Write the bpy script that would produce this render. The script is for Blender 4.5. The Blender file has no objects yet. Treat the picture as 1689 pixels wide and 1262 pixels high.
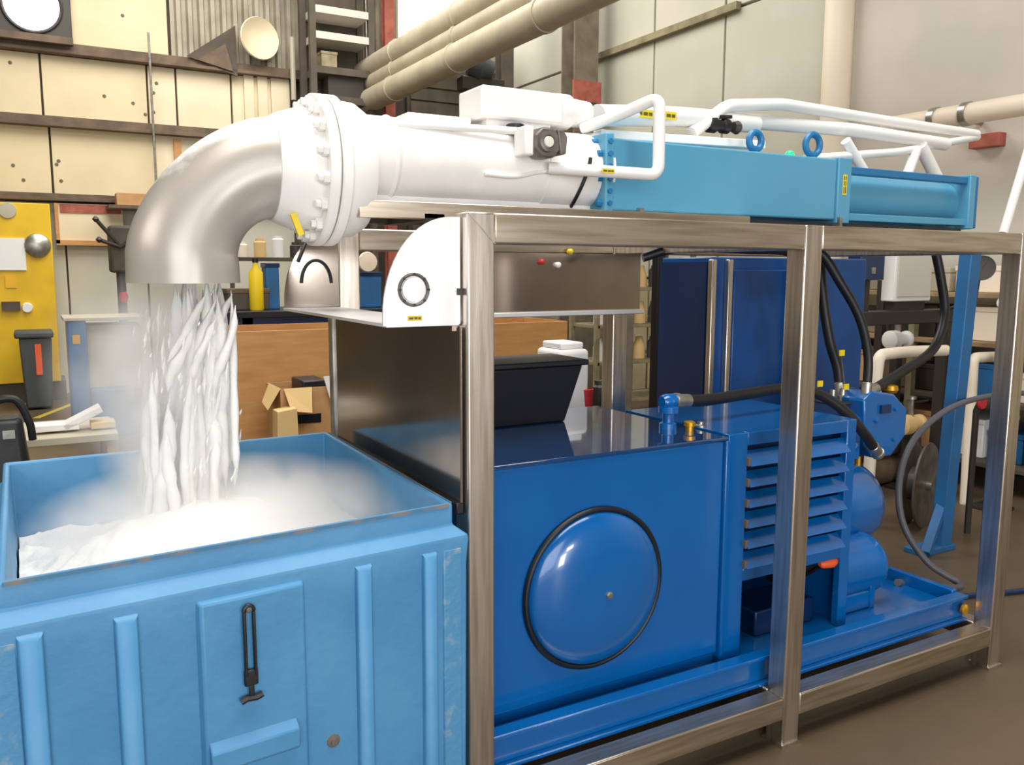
import bpy, bmesh, math, random
from mathutils import Vector as V, noise as NZ
random.seed(7)
R = random.random
C = bpy.context.scene.collection
sc = bpy.context.scene
PI = math.pi

# ------------------------------------------------------------------ camera
F, PITCH, ROLL, YAW, EYE = 1405.2, .1321, .0028, .5127, 1.55
fw = V((math.sin(YAW)*math.cos(PITCH), math.cos(YAW)*math.cos(PITCH), -math.sin(PITCH)))
r0 = V((math.cos(YAW), -math.sin(YAW), 0)); u0 = r0.cross(fw)
rt = r0*math.cos(ROLL) + u0*math.sin(ROLL); up = u0*math.cos(ROLL) - r0*math.sin(ROLL)
cd = bpy.data.cameras.new('camera'); cam = bpy.data.objects.new('camera', cd); C.objects.link(cam)
from mathutils import Matrix
cam.matrix_world = Matrix(((rt.x, up.x, -fw.x, 0), (rt.y, up.y, -fw.y, 0), (rt.z, up.z, -fw.z, EYE), (0, 0, 0, 1)))
cd.sensor_width = 36; cd.lens = F/1689*36; cd.clip_start = .02; cd.clip_end = 100
sc.camera = cam

def at(x, y, X=None, Y=None, Z=None):
    d = F*fw + (x-844.5)*rt - (y-631)*up
    t = X/d.x if X is not None else Y/d.y if Y is not None else (Z-EYE)/d.z
    return V((0, 0, EYE)) + t*d
def atp(x, y, p, n):
    d = F*fw + (x-844.5)*rt - (y-631)*up
    o = V((0, 0, EYE)); t = (p-o).dot(n)/d.dot(n)
    return o + t*d

# ------------------------------------------------------------------ world and light
w = bpy.data.worlds.new('world'); sc.world = w; w.use_nodes = True
bg = w.node_tree.nodes['Background']; bg.inputs[0].default_value = (.92, .95, 1, 1); bg.inputs[1].default_value = 1.0
def area(name, loc, to, sx, sy, e, col=(1, .97, .92)):
    l = bpy.data.lights.new(name, 'AREA'); l.shape = 'RECTANGLE'; l.size = sx; l.size_y = sy; l.energy = e; l.color = col
    o = bpy.data.objects.new(name, l); C.objects.link(o); o.location = loc
    o.rotation_euler = (V(to)-V(loc)).to_track_quat('-Z', 'Y').to_euler()
    return o
area('skylight_over_machine', (1.2, 1.2, 6.2), (1.2, 1.9, 0), 4.5, 3.0, 330)
area('skylight_over_back', (2.2, 8.3, 6.2), (2.4, 9.0, 0), 6, 4, 410)
area('loading_door_daylight', (-1.2, -3.9, 2.5), (1.2, 2.5, 1.1), 4.5, 3.2, 150, (.95, .97, 1))
area('high_window_left', (-3.6, 2.0, 3.6), (1.0, 2.4, 1.6), 2.6, 1.4, 45, (1, .98, .95))
area('dome_highlight_light', (1.80, -4.1, .95), (1.80, 2, .9), .6, .9, 45, (1, 1, 1))  # unseen light added for the highlight on the tank dome
area('dome_highlight_light_upper', (2.35, -4.1, 1.75), (2.0, 2, 1.2), .6, .35, 25, (1, 1, 1))  # second unseen light added for the dome highlight, no window there
sc.view_settings.view_transform = 'Standard'; sc.view_settings.look = 'None'
sc.view_settings.gamma = 1; sc.view_settings.use_curve_mapping = False
sc.view_settings.exposure = 0.26
sc.cycles.volume_bounces = 4
sc.cycles.max_bounces = 10

# ------------------------------------------------------------------ materials
def lin(c):
    return tuple(((x/255+.055)/1.055)**2.4 if x/255 > .04045 else x/255/12.92 for x in c)
M = {}
def mat(name, rgb, rough=.5, metal=0, spec=.5, noise=None, nscale=6, bump=0, bscale=60, rgb2=None, coat=0, emit=None, stretch=None, lo=.4, hi=.65):
    m = bpy.data.materials.new(name); m.use_nodes = True; M[name] = m
    nt = m.node_tree; b = nt.nodes['Principled BSDF']
    c = (*lin(rgb), 1)
    b.inputs['Base Color'].default_value = c; b.inputs['Roughness'].default_value = rough
    b.inputs['Metallic'].default_value = metal; b.inputs['Specular IOR Level'].default_value = spec
    b.inputs['Coat Weight'].default_value = coat; b.inputs['Coat Roughness'].default_value = .04
    tc = nt.nodes.new('ShaderNodeTexCoord'); mp = nt.nodes.new('ShaderNodeMapping')
    nt.links.new(tc.outputs['Object'], mp.inputs[0])
    if stretch: mp.inputs['Scale'].default_value = stretch
    if rgb2 is not None:
        n = nt.nodes.new('ShaderNodeTexNoise'); n.inputs['Scale'].default_value = nscale; n.inputs['Detail'].default_value = 6
        rp = nt.nodes.new('ShaderNodeValToRGB'); rp.color_ramp.elements[0].position = lo; rp.color_ramp.elements[1].position = hi
        rp.color_ramp.elements[0].color = c; rp.color_ramp.elements[1].color = (*lin(rgb2), 1)
        nt.links.new(mp.outputs[0], n.inputs['Vector']); nt.links.new(n.outputs['Fac'], rp.inputs[0]); nt.links.new(rp.outputs[0], b.inputs['Base Color'])
    if bump:
        n2 = nt.nodes.new('ShaderNodeTexNoise'); n2.inputs['Scale'].default_value = bscale; n2.inputs['Detail'].default_value = 4
        bp = nt.nodes.new('ShaderNodeBump'); bp.inputs['Strength'].default_value = bump; bp.inputs['Distance'].default_value = .01
        nt.links.new(mp.outputs[0], n2.inputs['Vector']); nt.links.new(n2.outputs['Fac'], bp.inputs['Height']); nt.links.new(bp.outputs[0], b.inputs['Normal'])
    if emit:
        b.inputs['Emission Color'].default_value = (*lin(rgb), 1); b.inputs['Emission Strength'].default_value = emit
    return m
mat('bin_blue', (70, 133, 178), .5, rgb2=(80, 142, 184), nscale=5, bump=.12, bscale=40)
mat('bin_scuffed', (76, 138, 180), .6, rgb2=(150, 165, 172), nscale=22, lo=.55, hi=.72, bump=.2, bscale=60)
mat('bin_worn', (70, 118, 150), .7, rgb2=(128, 122, 112), nscale=16, lo=.45, hi=.6)
mat('tank_blue', (4, 90, 160), .2, rgb2=(6, 95, 165), nscale=3, coat=.5)
mat('lid_dark_reflection', (14, 58, 104), .06, coat=1, spec=.8)  # tank paint darkened to carry the lid's grazing reflections
mat('press_blue', (78, 148, 180), .38, rgb2=(86, 153, 184), nscale=3)
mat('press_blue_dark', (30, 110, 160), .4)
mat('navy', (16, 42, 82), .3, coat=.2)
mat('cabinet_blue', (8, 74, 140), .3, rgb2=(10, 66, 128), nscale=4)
mat('steel', (218, 208, 198), .3, .95, rgb2=(188, 177, 164), nscale=4, bump=.02, bscale=30, stretch=(14, 14, .8))
mat('steel_h', (212, 200, 184), .32, .95, rgb2=(182, 168, 148), nscale=4, bump=.02, bscale=30, stretch=(.8, 14, 14))
mat('steel_sheet', (190, 178, 168), .15, .95, rgb2=(160, 150, 140), nscale=2)
mat('steel_lit', (236, 234, 234), .38, .6, rgb2=(226, 224, 224), nscale=3)  # stainless lightened in colour for faces that catch the light
mat('frame_dark', (70, 66, 62), .5, .6)
mat('white_paint', (242, 239, 234), .45, rgb2=(232, 229, 224), nscale=7)
mat('white_plain', (236, 234, 230), .5)
mat('black_rubber', (22, 22, 24), .45, bump=.05, bscale=90)
mat('black_plastic', (16, 17, 24), .4)
mat('grey_hose', (92, 92, 100), .45)
mat('valve_grey', (96, 90, 86), .45, .4, rgb2=(128, 120, 112), nscale=12)
mat('galv', (188, 186, 178), .35, .9, rgb2=(160, 158, 150), nscale=18)
mat('yellow', (236, 204, 20), .5)
mat('yellow_label', (228, 200, 40), .55)
mat('label_ink', (92, 84, 40), .6)
mat('gold', (200, 150, 40), .35, .7)
mat('orange', (240, 96, 40), .45)
mat('red', (190, 40, 48), .5)
mat('green_light', (20, 220, 110), .3, emit=1.4)
mat('cream_panel', (226, 210, 172), .7, rgb2=(214, 198, 160), nscale=1.6, lo=.35, hi=.7)
mat('cream_bright', (232, 218, 186), .65, rgb2=(222, 206, 172), nscale=1.2)
mat('beige_wall', (190, 188, 170), .65, rgb2=(198, 194, 178), nscale=1.5)
mat('beige_pink', (206, 198, 186), .6, rgb2=(198, 192, 180), nscale=1.5)
mat('seam', (110, 102, 84), .8)
mat('girt_brown', (92, 76, 60), .7, rgb2=(116, 96, 76), nscale=5)
mat('dark_brown', (74, 66, 56), .8, rgb2=(92, 82, 70), nscale=3)
mat('corrugated', (170, 162, 142), .6, .1, rgb2=(146, 138, 120), nscale=3)
mat('column_grey', (128, 118, 100), .7, rgb2=(108, 96, 80), nscale=5)
mat('rust_red', (178, 98, 82), .7, rgb2=(150, 80, 66), nscale=8)
mat('cream_duct', (186, 176, 152), .5, rgb2=(174, 164, 140), nscale=4)
mat('cream_pipe', (240, 226, 204), .5)
mat('plywood', (200, 150, 94), .65, rgb2=(184, 132, 76), nscale=3, stretch=(1.2, 1, 7), lo=.35, hi=.7)
mat('cardboard', (196, 152, 104), .8, rgb2=(184, 138, 90), nscale=6)
mat('card_light', (220, 186, 128), .8)
mat('machine_yellow', (232, 190, 10), .5, rgb2=(218, 174, 8), nscale=3)
mat('bin_grey', (74, 78, 78), .6)
mat('machine_blue', (34, 104, 160), .5, rgb2=(40, 92, 140), nscale=4)
mat('concrete', (108, 92, 72), .5, rgb2=(84, 70, 54), nscale=1.3, bump=.1, bscale=14, lo=.3, hi=.7)
mat('ceiling_brown', (88, 78, 66), .9)
mat('daylight', (255, 250, 240), .5, emit=3.5)
mat('daylight_blue', (226, 234, 255), .5, emit=1.3)
mat('bright_pane', (255, 252, 246), .5, emit=6)
mat('rusty', (120, 92, 66), .8, rgb2=(86, 96, 100), nscale=60)
mat('paint_line', (196, 180, 60), .7)
mat('lower_wall', (176, 164, 134), .7, rgb2=(156, 144, 114), nscale=2)
mat('inner_wall', (172, 162, 146), .9)
mat('olive', (150, 140, 108), .7, rgb2=(120, 112, 86), nscale=6)
mat('tan_board', (170, 144, 110), .7, rgb2=(140, 116, 84), nscale=6)
mat('pale_shelf', (186, 178, 156), .6)
mat('rubber_ring', (14, 22, 30), .4)
mat('glass_dial', (222, 220, 206), .25)

# elbow: satin silver with a white frost coat that has settled on its upper side
m = mat('elbow_silver', (176, 168, 158), .36, .3)
nt = m.node_tree; b = nt.nodes['Principled BSDF']
ge = nt.nodes.new('ShaderNodeNewGeometry'); sp = nt.nodes.new('ShaderNodeSeparateXYZ'); nt.links.new(ge.outputs['Normal'], sp.inputs[0])
tc = nt.nodes.new('ShaderNodeTexCoord'); n = nt.nodes.new('ShaderNodeTexNoise'); n.inputs['Scale'].default_value = 22; n.inputs['Detail'].default_value = 6
nt.links.new(tc.outputs['Object'], n.inputs['Vector'])
ad = nt.nodes.new('ShaderNodeMath'); ad.operation = 'MULTIPLY_ADD'; ad.inputs[1].default_value = .35
nt.links.new(n.outputs['Fac'], ad.inputs[0]); nt.links.new(sp.outputs['Z'], ad.inputs[2])
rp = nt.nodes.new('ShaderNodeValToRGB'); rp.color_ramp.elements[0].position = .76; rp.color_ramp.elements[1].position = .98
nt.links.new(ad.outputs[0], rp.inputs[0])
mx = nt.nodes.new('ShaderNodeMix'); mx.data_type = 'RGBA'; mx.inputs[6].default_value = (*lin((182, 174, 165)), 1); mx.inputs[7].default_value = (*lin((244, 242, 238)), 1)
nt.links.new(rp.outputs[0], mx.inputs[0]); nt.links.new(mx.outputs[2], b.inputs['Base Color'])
iv = nt.nodes.new('ShaderNodeMapRange'); iv.inputs[3].default_value = .32; iv.inputs[4].default_value = 0
nt.links.new(rp.outputs[0], iv.inputs[0]); nt.links.new(iv.outputs[0], b.inputs['Metallic'])
iv = nt.nodes.new('ShaderNodeMapRange'); iv.inputs[3].default_value = .34; iv.inputs[4].default_value = .7
nt.links.new(rp.outputs[0], iv.inputs[0]); nt.links.new(iv.outputs[0], b.inputs['Roughness'])

m = mat('snow', (234, 232, 228), .8, bump=.35, bscale=45)
m.node_tree.nodes['Principled BSDF'].inputs['Subsurface Weight'].default_value = 0.0
m.node_tree.nodes['Principled BSDF'].inputs['Subsurface Radius'].default_value = (.03, .03, .035)

def fog(name, dens, scale, lo, hi, grad=None, col=(.965, .965, .97, 1)):
    m = bpy.data.materials.new(name); m.use_nodes = True; M[name] = m
    nt = m.node_tree; nt.nodes.remove(nt.nodes['Principled BSDF']); out = nt.nodes['Material Output']
    s = nt.nodes.new('ShaderNodeVolumeScatter'); s.inputs['Color'].default_value = col; s.inputs['Anisotropy'].default_value = .2
    tc = nt.nodes.new('ShaderNodeTexCoord'); n = nt.nodes.new('ShaderNodeTexNoise'); n.inputs['Scale'].default_value = scale; n.inputs['Detail'].default_value = 3
    nt.links.new(tc.outputs['Object'], n.inputs['Vector'])
    mr = nt.nodes.new('ShaderNodeMapRange'); mr.inputs[1].default_value = lo; mr.inputs[2].default_value = hi; mr.inputs[3].default_value = 0; mr.inputs[4].default_value = dens
    nt.links.new(n.outputs['Fac'], mr.inputs[0])
    # soft edge: fades out towards the sides of the puff (generated coordinates, 0..1 across the body)
    mp = nt.nodes.new('ShaderNodeMapping'); mp.inputs['Location'].default_value = (-1, -1, -1); mp.inputs['Scale'].default_value = (2, 2, 2)
    nt.links.new(tc.outputs['Generated'], mp.inputs[0])
    ln = nt.nodes.new('ShaderNodeVectorMath'); ln.operation = 'LENGTH'; nt.links.new(mp.outputs[0], ln.inputs[0])
    fr = nt.nodes.new('ShaderNodeMapRange'); fr.inputs[1].default_value = 1.0; fr.inputs[2].default_value = .25; fr.inputs[3].default_value = 0; fr.inputs[4].default_value = 1
    nt.links.new(ln.outputs['Value'], fr.inputs[0])
    mu = nt.nodes.new('ShaderNodeMath'); mu.operation = 'MULTIPLY'; nt.links.new(mr.outputs[0], mu.inputs[0]); nt.links.new(fr.outputs[0], mu.inputs[1])
    nt.links.new(mu.outputs[0], s.inputs['Density']); nt.links.new(s.outputs[0], out.inputs['Volume'])
    return m
fog('mist', 4.5, 7, .32, .62)
fog('mist_dense', 15, 9, .3, .6)
fog('mist_low', 13, 9, .3, .6)

# ------------------------------------------------------------------ mesh helpers
WO = {}
class MB:
    def __init__(s): s.v = []; s.f = []
    def add(s, vs, fs):
        k = len(s.v); s.v += [V(p) for p in vs]; s.f += [tuple(i+k for i in f) for f in fs]; return s
    def box(s, x0, x1, y0, y1, z0, z1):
        x0, x1 = sorted((x0, x1)); y0, y1 = sorted((y0, y1)); z0, z1 = sorted((z0, z1))
        return s.add([(x, y, z) for z in (z0, z1) for x, y in ((x0, y0), (x1, y0), (x1, y1), (x0, y1))],
                     [(3, 2, 1, 0), (4, 5, 6, 7), (0, 1, 5, 4), (1, 2, 6, 5), (2, 3, 7, 6), (3, 0, 4, 7)])
    def hexa(s, p):      # 8 points: bottom ring, top ring
        return s.add(p, [(3, 2, 1, 0), (4, 5, 6, 7), (0, 1, 5, 4), (1, 2, 6, 5), (2, 3, 7, 6), (3, 0, 4, 7)])
    def bar(s, a, b, w, h, upv=(0, 0, 1)):   # rectangular bar between two points
        a, b = V(a), V(b); d = (b-a).normalized(); sd = d.cross(V(upv))
        if sd.length < 1e-3: sd = d.cross(V((1, 0, 0)))
        sd.normalize(); u = sd.cross(d)
        q = [(-1, -1), (1, -1), (1, 1), (-1, 1)]
        return s.hexa([p+sd*i*w/2+u*j*h/2 for p in (a, b) for i, j in q])
    def prism(s, pts, dv):   # polygon points, extrusion vector
        n = len(pts); pts = [V(p) for p in pts]; dv = V(dv)
        return s.add(pts+[p+dv for p in pts], [tuple(range(n))[::-1], tuple(range(n, 2*n))]+[(i, (i+1) % n, n+(i+1) % n, n+i) for i in range(n)])
    def tube(s, pts, r, n=14, cap=True, closed=False):
        pts = [V(p) for p in pts]; L = len(pts); rr = r if isinstance(r, (list, tuple)) else [r]*L
        t = [(pts[(i+1) % L if closed else min(i+1, L-1)]-pts[(i-1) % L if closed else max(i-1, 0)]).normalized() for i in range(L)]
        nr = t[0].orthogonal().normalized(); vs = []
        for i in range(L):
            nr = (nr-t[i]*nr.dot(t[i])).normalized(); bn = t[i].cross(nr)
            vs += [pts[i]+(nr*math.cos(2*PI*k/n)+bn*math.sin(2*PI*k/n))*rr[i] for k in range(n)]
        fs = []
        for i in range(L if closed else L-1):
            j = (i+1) % L
            fs += [(i*n+k, i*n+(k+1) % n, j*n+(k+1) % n, j*n+k) for k in range(n)]
        if cap and not closed: fs += [tuple(range(n))[::-1], tuple((L-1)*n+k for k in range(n))]
        return s.add(vs, fs)
    def lathe(s, c, ax, prof, n=32, e1=None):   # prof: (distance along axis, radius)
        c = V(c); ax = V(ax).normalized(); u = V(e1) if e1 else ax.orthogonal().normalized(); v = ax.cross(u); vs = []
        for h, r in prof: vs += [c+ax*h+(u*math.cos(2*PI*k/n)+v*math.sin(2*PI*k/n))*max(r, 1e-5) for k in range(n)]
        fs = [(i*n+k, i*n+(k+1) % n, (i+1)*n+(k+1) % n, (i+1)*n+k) for i in range(len(prof)-1) for k in range(n)]
        fs += [tuple(range(n))[::-1], tuple((len(prof)-1)*n+k for k in range(n))]
        return s.add(vs, fs)
    def build(s, name, m, parent=None, bevel=0, seg=2, smooth=35, base=False):
        me = bpy.data.meshes.new(name)
        lo = V([min(p[i] for p in s.v) for i in range(3)]); hi = V([max(p[i] for p in s.v) for i in range(3)])
        c = (lo+hi)/2
        if parent is None: c.z = lo.z
        me.from_pydata([p-c for p in s.v], [], s.f)
        bm = bmesh.new(); bm.from_mesh(me); bmesh.ops.recalc_face_normals(bm, faces=bm.faces); bm.to_mesh(me); bm.free()
        me.materials.append(M[m] if isinstance(m, str) else m)
        if smooth:
            me.shade_smooth(); me.set_sharp_from_angle(angle=math.radians(smooth))
        o = bpy.data.objects.new(name, me); C.objects.link(o)
        if parent is not None: o.parent = parent; o.location = c-WO[parent]
        else: o.location = c
        WO[o] = c
        if bevel:
            bv = o.modifiers.new('bevel', 'BEVEL'); bv.width = bevel; bv.segments = seg; bv.limit_method = 'ANGLE'; bv.angle_limit = .7
            bv.harden_normals = False
        return o
def thing(name, label, cat, loc, group=None):
    o = bpy.data.objects.new(name, None); C.objects.link(o); o.location = loc; o.empty_display_size = .1
    WO[o] = V(loc); tag(o, label, cat, group); return o
def tag(o, label=None, cat=None, group=None, kind=None):
    if label: o['label'] = label
    if cat: o['category'] = cat
    if group: o['group'] = group
    if kind: o['kind'] = kind
    return o
def box(x0, x1, y0, y1, z0, z1): return MB().box(x0, x1, y0, y1, z0, z1)
def smoothpath(pts, n=8):
    pts = [V(p) for p in pts]; P = [2*pts[0]-pts[1]]+pts+[2*pts[-1]-pts[-2]]; o = []
    for i in range(1, len(P)-2):
        a, b_, c, d = P[i-1:i+3]
        for k in range(n):
            t = k/n; o.append(.5*((2*b_)+(c-a)*t+(2*a-5*b_+4*c-d)*t*t+(3*b_-a-3*c+d)*t**3))
    return o+[pts[-1]]
def fillet(pts, r, n=6):
    pts = [V(p) for p in pts]; o = [pts[0]]
    for i in range(1, len(pts)-1):
        a, b_, c = pts[i-1:i+2]; d1 = (a-b_).normalized(); d2 = (c-b_).normalized(); k = min(r, (a-b_).length*.45, (c-b_).length*.45)
        p, q = b_+d1*k, b_+d2*k
        for j in range(n+1):
            t = j/n; o.append(p*(1-t)**2+b_*2*t*(1-t)+q*t*t)
    return o+[pts[-1]]
def label_plate(parent, p, ux, uy, w, h, lines=2, m='yellow_label'):
    """printed sticker: thin plate plus printed bars as its sub-part; ux,uy unit vectors, faces ux x uy"""
    p, ux, uy = V(p), V(ux), V(uy); n = ux.cross(uy); t = .0012
    pl = MB().hexa([p+ux*i*w/2+uy*j*h/2+n*k*t for k in (0, 1) for i, j in ((-1, -1), (1, -1), (1, 1), (-1, 1))]).build('warning_label', m, parent)
    g = MB()
    for i in range(lines):
        y = h*(.5-(i+.5)/lines)*.8
        for k, (a, c) in enumerate(((-.42, -.1), (-.04, .18), (.23, .42))):
            g.hexa([p+ux*w*s_+uy*(y+e*h*.1/lines*2)+n*(t+q*.0006) for q in (0, 1) for s_, e in ((a, -1), (c, -1), (c, 1), (a, 1))])
    g.build('print', 'label_ink', pl, smooth=0)
    return pl

# ================================================================== SETTING
YB, XR_ = 12.0, 6.5
floor = tag(box(-5, 7.2, -4.2, YB+.2, -.1, 0).build('floor', 'concrete'), 'stained brown concrete workshop floor', kind='structure')
# worn yellow floor lines near the back left
for k, (a, c) in enumerate((((60, 690), (150, 655)), ((40, 668), (120, 645)))):
    p, q = at(*a, Z=0), at(*c, Z=0)
    MB().bar(p+V((0, 0, .002)), q+V((0, 0, .002)), .07, .004).build('painted_line', 'paint_line', floor)
tag(box(-5, 7.2, -4.2, YB+.2, 6.5, 6.6).build('ceiling', 'ceiling_brown'), 'dark workshop roof', kind='structure')
tag(box(-5.1, -5, -4.2, YB+.2, 0, 6.5).build('wall_left', 'inner_wall'), 'dark brown workshop wall', kind='structure')
wf = tag(MB().box(-5, -3.6, -4.3, -4.2, 0, 6.5).box(1.3, 7.2, -4.3, -4.2, 0, 6.5).box(-3.6, 1.3, -4.3, -4.2, 4.3, 6.5).build('wall_front', 'inner_wall'), 'wall with open loading door', kind='structure')

# back wall with insulated panels between girts
wb = tag(box(-5, XR_+.2, YB+.02, YB+.2, 0, 6.5).build('wall_back', 'dark_brown'), 'cream panelled back wall', kind='structure')
zg = [at(180, 330, Y=YB).z, at(180, 210, Y=YB).z, at(180, 93, Y=YB).z]
def X_at(px, py=200, Y=YB): return at(px, py, Y=Y).x
rows = [(zg[0]+.03, zg[1]-.05), (zg[1]+.05, zg[2]-.07), (zg[2]+.07, 6.4)]
seams = [[-60, 80, 252, 405, 480], [-60, 72, 245, 292, 382, 480], [-100, 118, 284]]
for (z0, z1), ss in zip(rows, seams):
    for a, c in zip(ss, ss[1:]):
        x0, x1 = X_at(a)+.012, X_at(c)-.012
        pn = box(x0, x1, YB-.05, YB+.03, z0, z1).build('panel', 'cream_panel' if a < 240 else 'cream_bright', wb, bevel=.006)
        if a >= -60 and c <= 300:
            for k in range(3):   # small fixing washers and stains of the panel
                xx, zz = x0+(x1-x0)*R(), z0+(z1-z0)*(.15+.7*R())
                MB().lathe((xx, YB-.05, zz), (0, -1, 0), [(0, .022), (.006, .02), (.008, .004)], 10).build('fixing_washer', 'seam', pn)
# lower wall under the lowest girt
for a, c in ((-60, 95), (95, 230), (230, 480)):
    box(X_at(a)+.01, X_at(c)-.01, YB-.04, YB+.03, .0, zg[0]-.06).build('panel', 'beige_wall', wb, bevel=.006)
for z, hh, x1 in ((zg[1], .085, X_at(470)), (zg[2], .09, X_at(520)), (zg[0], .05, X_at(470))):
    MB().box(X_at(-90), x1, YB-.16, YB-.02, z-hh/2-.02, z+hh/2+.02).box(X_at(-90), x1, YB-.2, YB-.16, z-hh/2-.02, z-hh/2+.02).build('girt', 'girt_brown', wb, bevel=.004)
# corrugated sheet over the upper girt, panel 284..640 px
g = MB(); x = X_at(288); x1 = X_at(655)
pr = []
while x < x1:
    pr += [(x, YB-.02), (x+.05, YB-.02), (x+.07, YB-.08), (x+.12, YB-.08)]; x += .14
g.prism([(a, c, zg[2]+.06) for a, c in pr]+[(pr[-1][0], YB+.02, zg[2]+.06), (pr[0][0], YB+.02, zg[2]+.06)], (0, 0, 6.4-zg[2]-.06))
g.build('corrugated_sheet', 'corrugated', wb, smooth=0)
# vertical cream strips below it
for a, c in ((402, 418), (424, 440), (446, 476)):
    box(X_at(a), X_at(c), YB-.1, YB-.04, zg[1]+.05, zg[2]-.05).build('wall_strip', 'cream_bright', wb, bevel=.004)
# bright clerestory window high in the back wall
z0 = at(700, 75, Y=YB).z
wn = tag(MB().box(X_at(655), X_at(800), YB-.06, YB-.02, z0, 6.3).build('window_1', 'bright_pane'), 'blown-out daylight window above the cream ducts', kind='structure')
MB().box(X_at(655)-.03, X_at(655), YB-.1, YB, z0, 6.3).box(X_at(800), X_at(800)+.06, YB-.1, YB, z0, 6.3).box(X_at(655)-.03, X_at(800)+.06, YB-.1, YB, z0-.06, z0).build('window_frame', 'pale_shelf', wn)

# right wall with large beige panels
wr = tag(box(XR_+.02, XR_+.2, -4.2, YB+.2, 0, 6.5).build('wall_right', 'seam'), 'beige panelled right wall', kind='structure')
ys = [-4.2, -1.2, 1.5, 5.6, at(1200, 100, X=XR_).y, at(1084, 100, X=XR_).y, 9.75, 11.98]
zz = [0, 1.45, 4.2, 6.45]
for i, (a, c) in enumerate(zip(ys, ys[1:])):
    for z0, z1 in zip(zz, zz[1:]):
        box(XR_-.05, XR_+.03, a+.015, c-.015, z0+.015, z1-.015).build('panel', 'lower_wall' if z0 == 0 else 'beige_pink' if c <= 5.7 else 'beige_wall', wr, bevel=.006)
p = at(1376, 200, X=XR_-.14)
MB().tube([(p.x, p.y, .0), (p.x, p.y, 6.4)], .125, 20).build('downpipe', 'cream_pipe', wr)
for a, y_ in (((985, 97), 6.2), ):
    MB().box(XR_-.12, XR_-.05, 6.75, 9.9, 4.16, 4.24).build('ledger_rail', 'olive', wr, bevel=.004)

# columns
def ibeam(x, y, wd, dp, h, name, label, m, t=.02):
    g = MB().box(x-wd/2, x+wd/2, y-dp/2, y-dp/2+t, 0, h).box(x-wd/2, x+wd/2, y+dp/2-t, y+dp/2, 0, h).box(x-t/2, x+t/2, y-dp/2+t, y+dp/2-t, 0, h)
    o = thing(name, label, 'column', (x, y, 0)); g.build('shaft', m, o, smooth=0)
    box(x-wd*.65, x+wd*.65, y-dp*.65, y+dp*.65, 0, .03).build('base_plate', m, o)
    return o
p = at(955, 200, X=6.0); col = ibeam(p.x, p.y, .34, .3, 6.45, 'steel_column', 'wide grey steel column where the cream wall turns beige', 'column_grey')
MB().box(p.x-.2, p.x+.2, p.y-.18, p.y-.15, at(955, 172, Y=p.y).z, at(955, 138, Y=p.y).z).build('patch_plate', 'rust_red', col)
p = at(832, 90, X=5.6); ibeam(p.x, p.y, .17, .2, 6.45, 'steel_column', 'narrow dark brown steel column behind the white valve box', 'dark_brown')
p = at(640, 80, Y=YB-.5); ibeam(p.x, p.y, .14, .14, 6.45, 'steel_column', 'slim red primed steel column beside the bright window', 'rust_red')
# pale wall screen between the two dark columns
a = at(845, 60, X=6.3)
tag(MB().box(5.35, 6.1, 10.9, 10.96, at(880, 128, Y=10.9).z, at(880, 30, Y=10.9).z).build('wall_board', 'pale_shelf', bevel=.01), 'pale board hung between two dark steel columns', 'board')

# roof ducts running along the hall
for k, (z, lab, r_) in enumerate(((3.80, 'lowest of three parallel cream roof ducts', .15), (4.03, 'middle one of three parallel cream roof ducts', .11), (4.24, 'topmost of three parallel cream roof ducts, under the bright window', .15))):
    g = MB().tube([(4.15+.03*k, 3.2, z), (4.15+.03*k, 11.95, z)], r_, 20)
    d = g.build('roof_duct', 'cream_duct'); tag(d, lab, 'duct', 'cream ducts below the roof')
    for yy in (5.0, 6.8, 8.6, 10.4):
        MB().tube([(4.15+.03*k, yy-.03, z), (4.15+.03*k, yy+.03, z)], r_+.012, 20).build('joint_band', 'cream_duct', d)
# dark roller door below the ducts
rd = tag(box(X_at(668), X_at(845), YB-.08, YB-.02, 0, at(700, 105, Y=YB).z).build('door_1', 'dark_brown'), 'dark closed roller door', kind='structure')
z = .2
while z < at(700, 105, Y=YB).z-.2:
    box(X_at(668)+.05, X_at(845)-.05, YB-.11, YB-.07, z, z+.16).build('slat', 'dark_brown', rd, bevel=.01); z += .19

# ================================================================== STAINLESS FRAME
Y0, XL, XM, XR, H, TW = 1.834, .910, 2.048, 3.246, 1.685, .074
Y1 = 2.88
fr = thing('machine_stand', 'open stainless square-tube frame carrying the blue press', 'stand', (2.08, 2.36, 0))
PX = ((XL, 'l'), (XM, 'm'), (XR-TW, 'r'))
for x, _ in PX:
    for y in (Y0, Y1-TW):
        MB().box(x, x+TW, y, y+TW, .0, H).build('post', 'steel', fr, bevel=.005)
        MB().box(x-.006, x+TW+.006, y-.006, y+TW+.006, .0, .012).build('foot_plate', 'steel', fr)
g = TW
for y in (Y0, Y1-TW):
    for x0, x1 in ((XL+g, XM), (XM+g, XR-g)):
        MB().box(x0, x1, y+.001, y+TW-.001, H-TW, H).build('top_rail', 'steel_h', fr, bevel=.005)
        MB().box(x0, x1, y+.001, y+TW-.001, .096, .17).build('bottom_rail', 'steel_h', fr, bevel=.005)
for x, _ in PX:
    if _ != 'l': MB().box(x+.001, x+TW-.001, Y0+TW, Y1-TW, H-TW, H).build('cross_rail', 'steel', fr, bevel=.005)
    MB().box(x+.001, x+TW-.001, Y0+TW, Y1-TW, .096, .17).build('cross_rail', 'steel', fr, bevel=.005)
# diagonal weld lines on mitred corner
MB().bar((XL+.002, Y0-.0005, H-.002), (XL+TW, Y0-.0005, H-TW), .003, .002, (0, 1, 0)).build('weld_seam', 'galv', fr)
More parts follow.
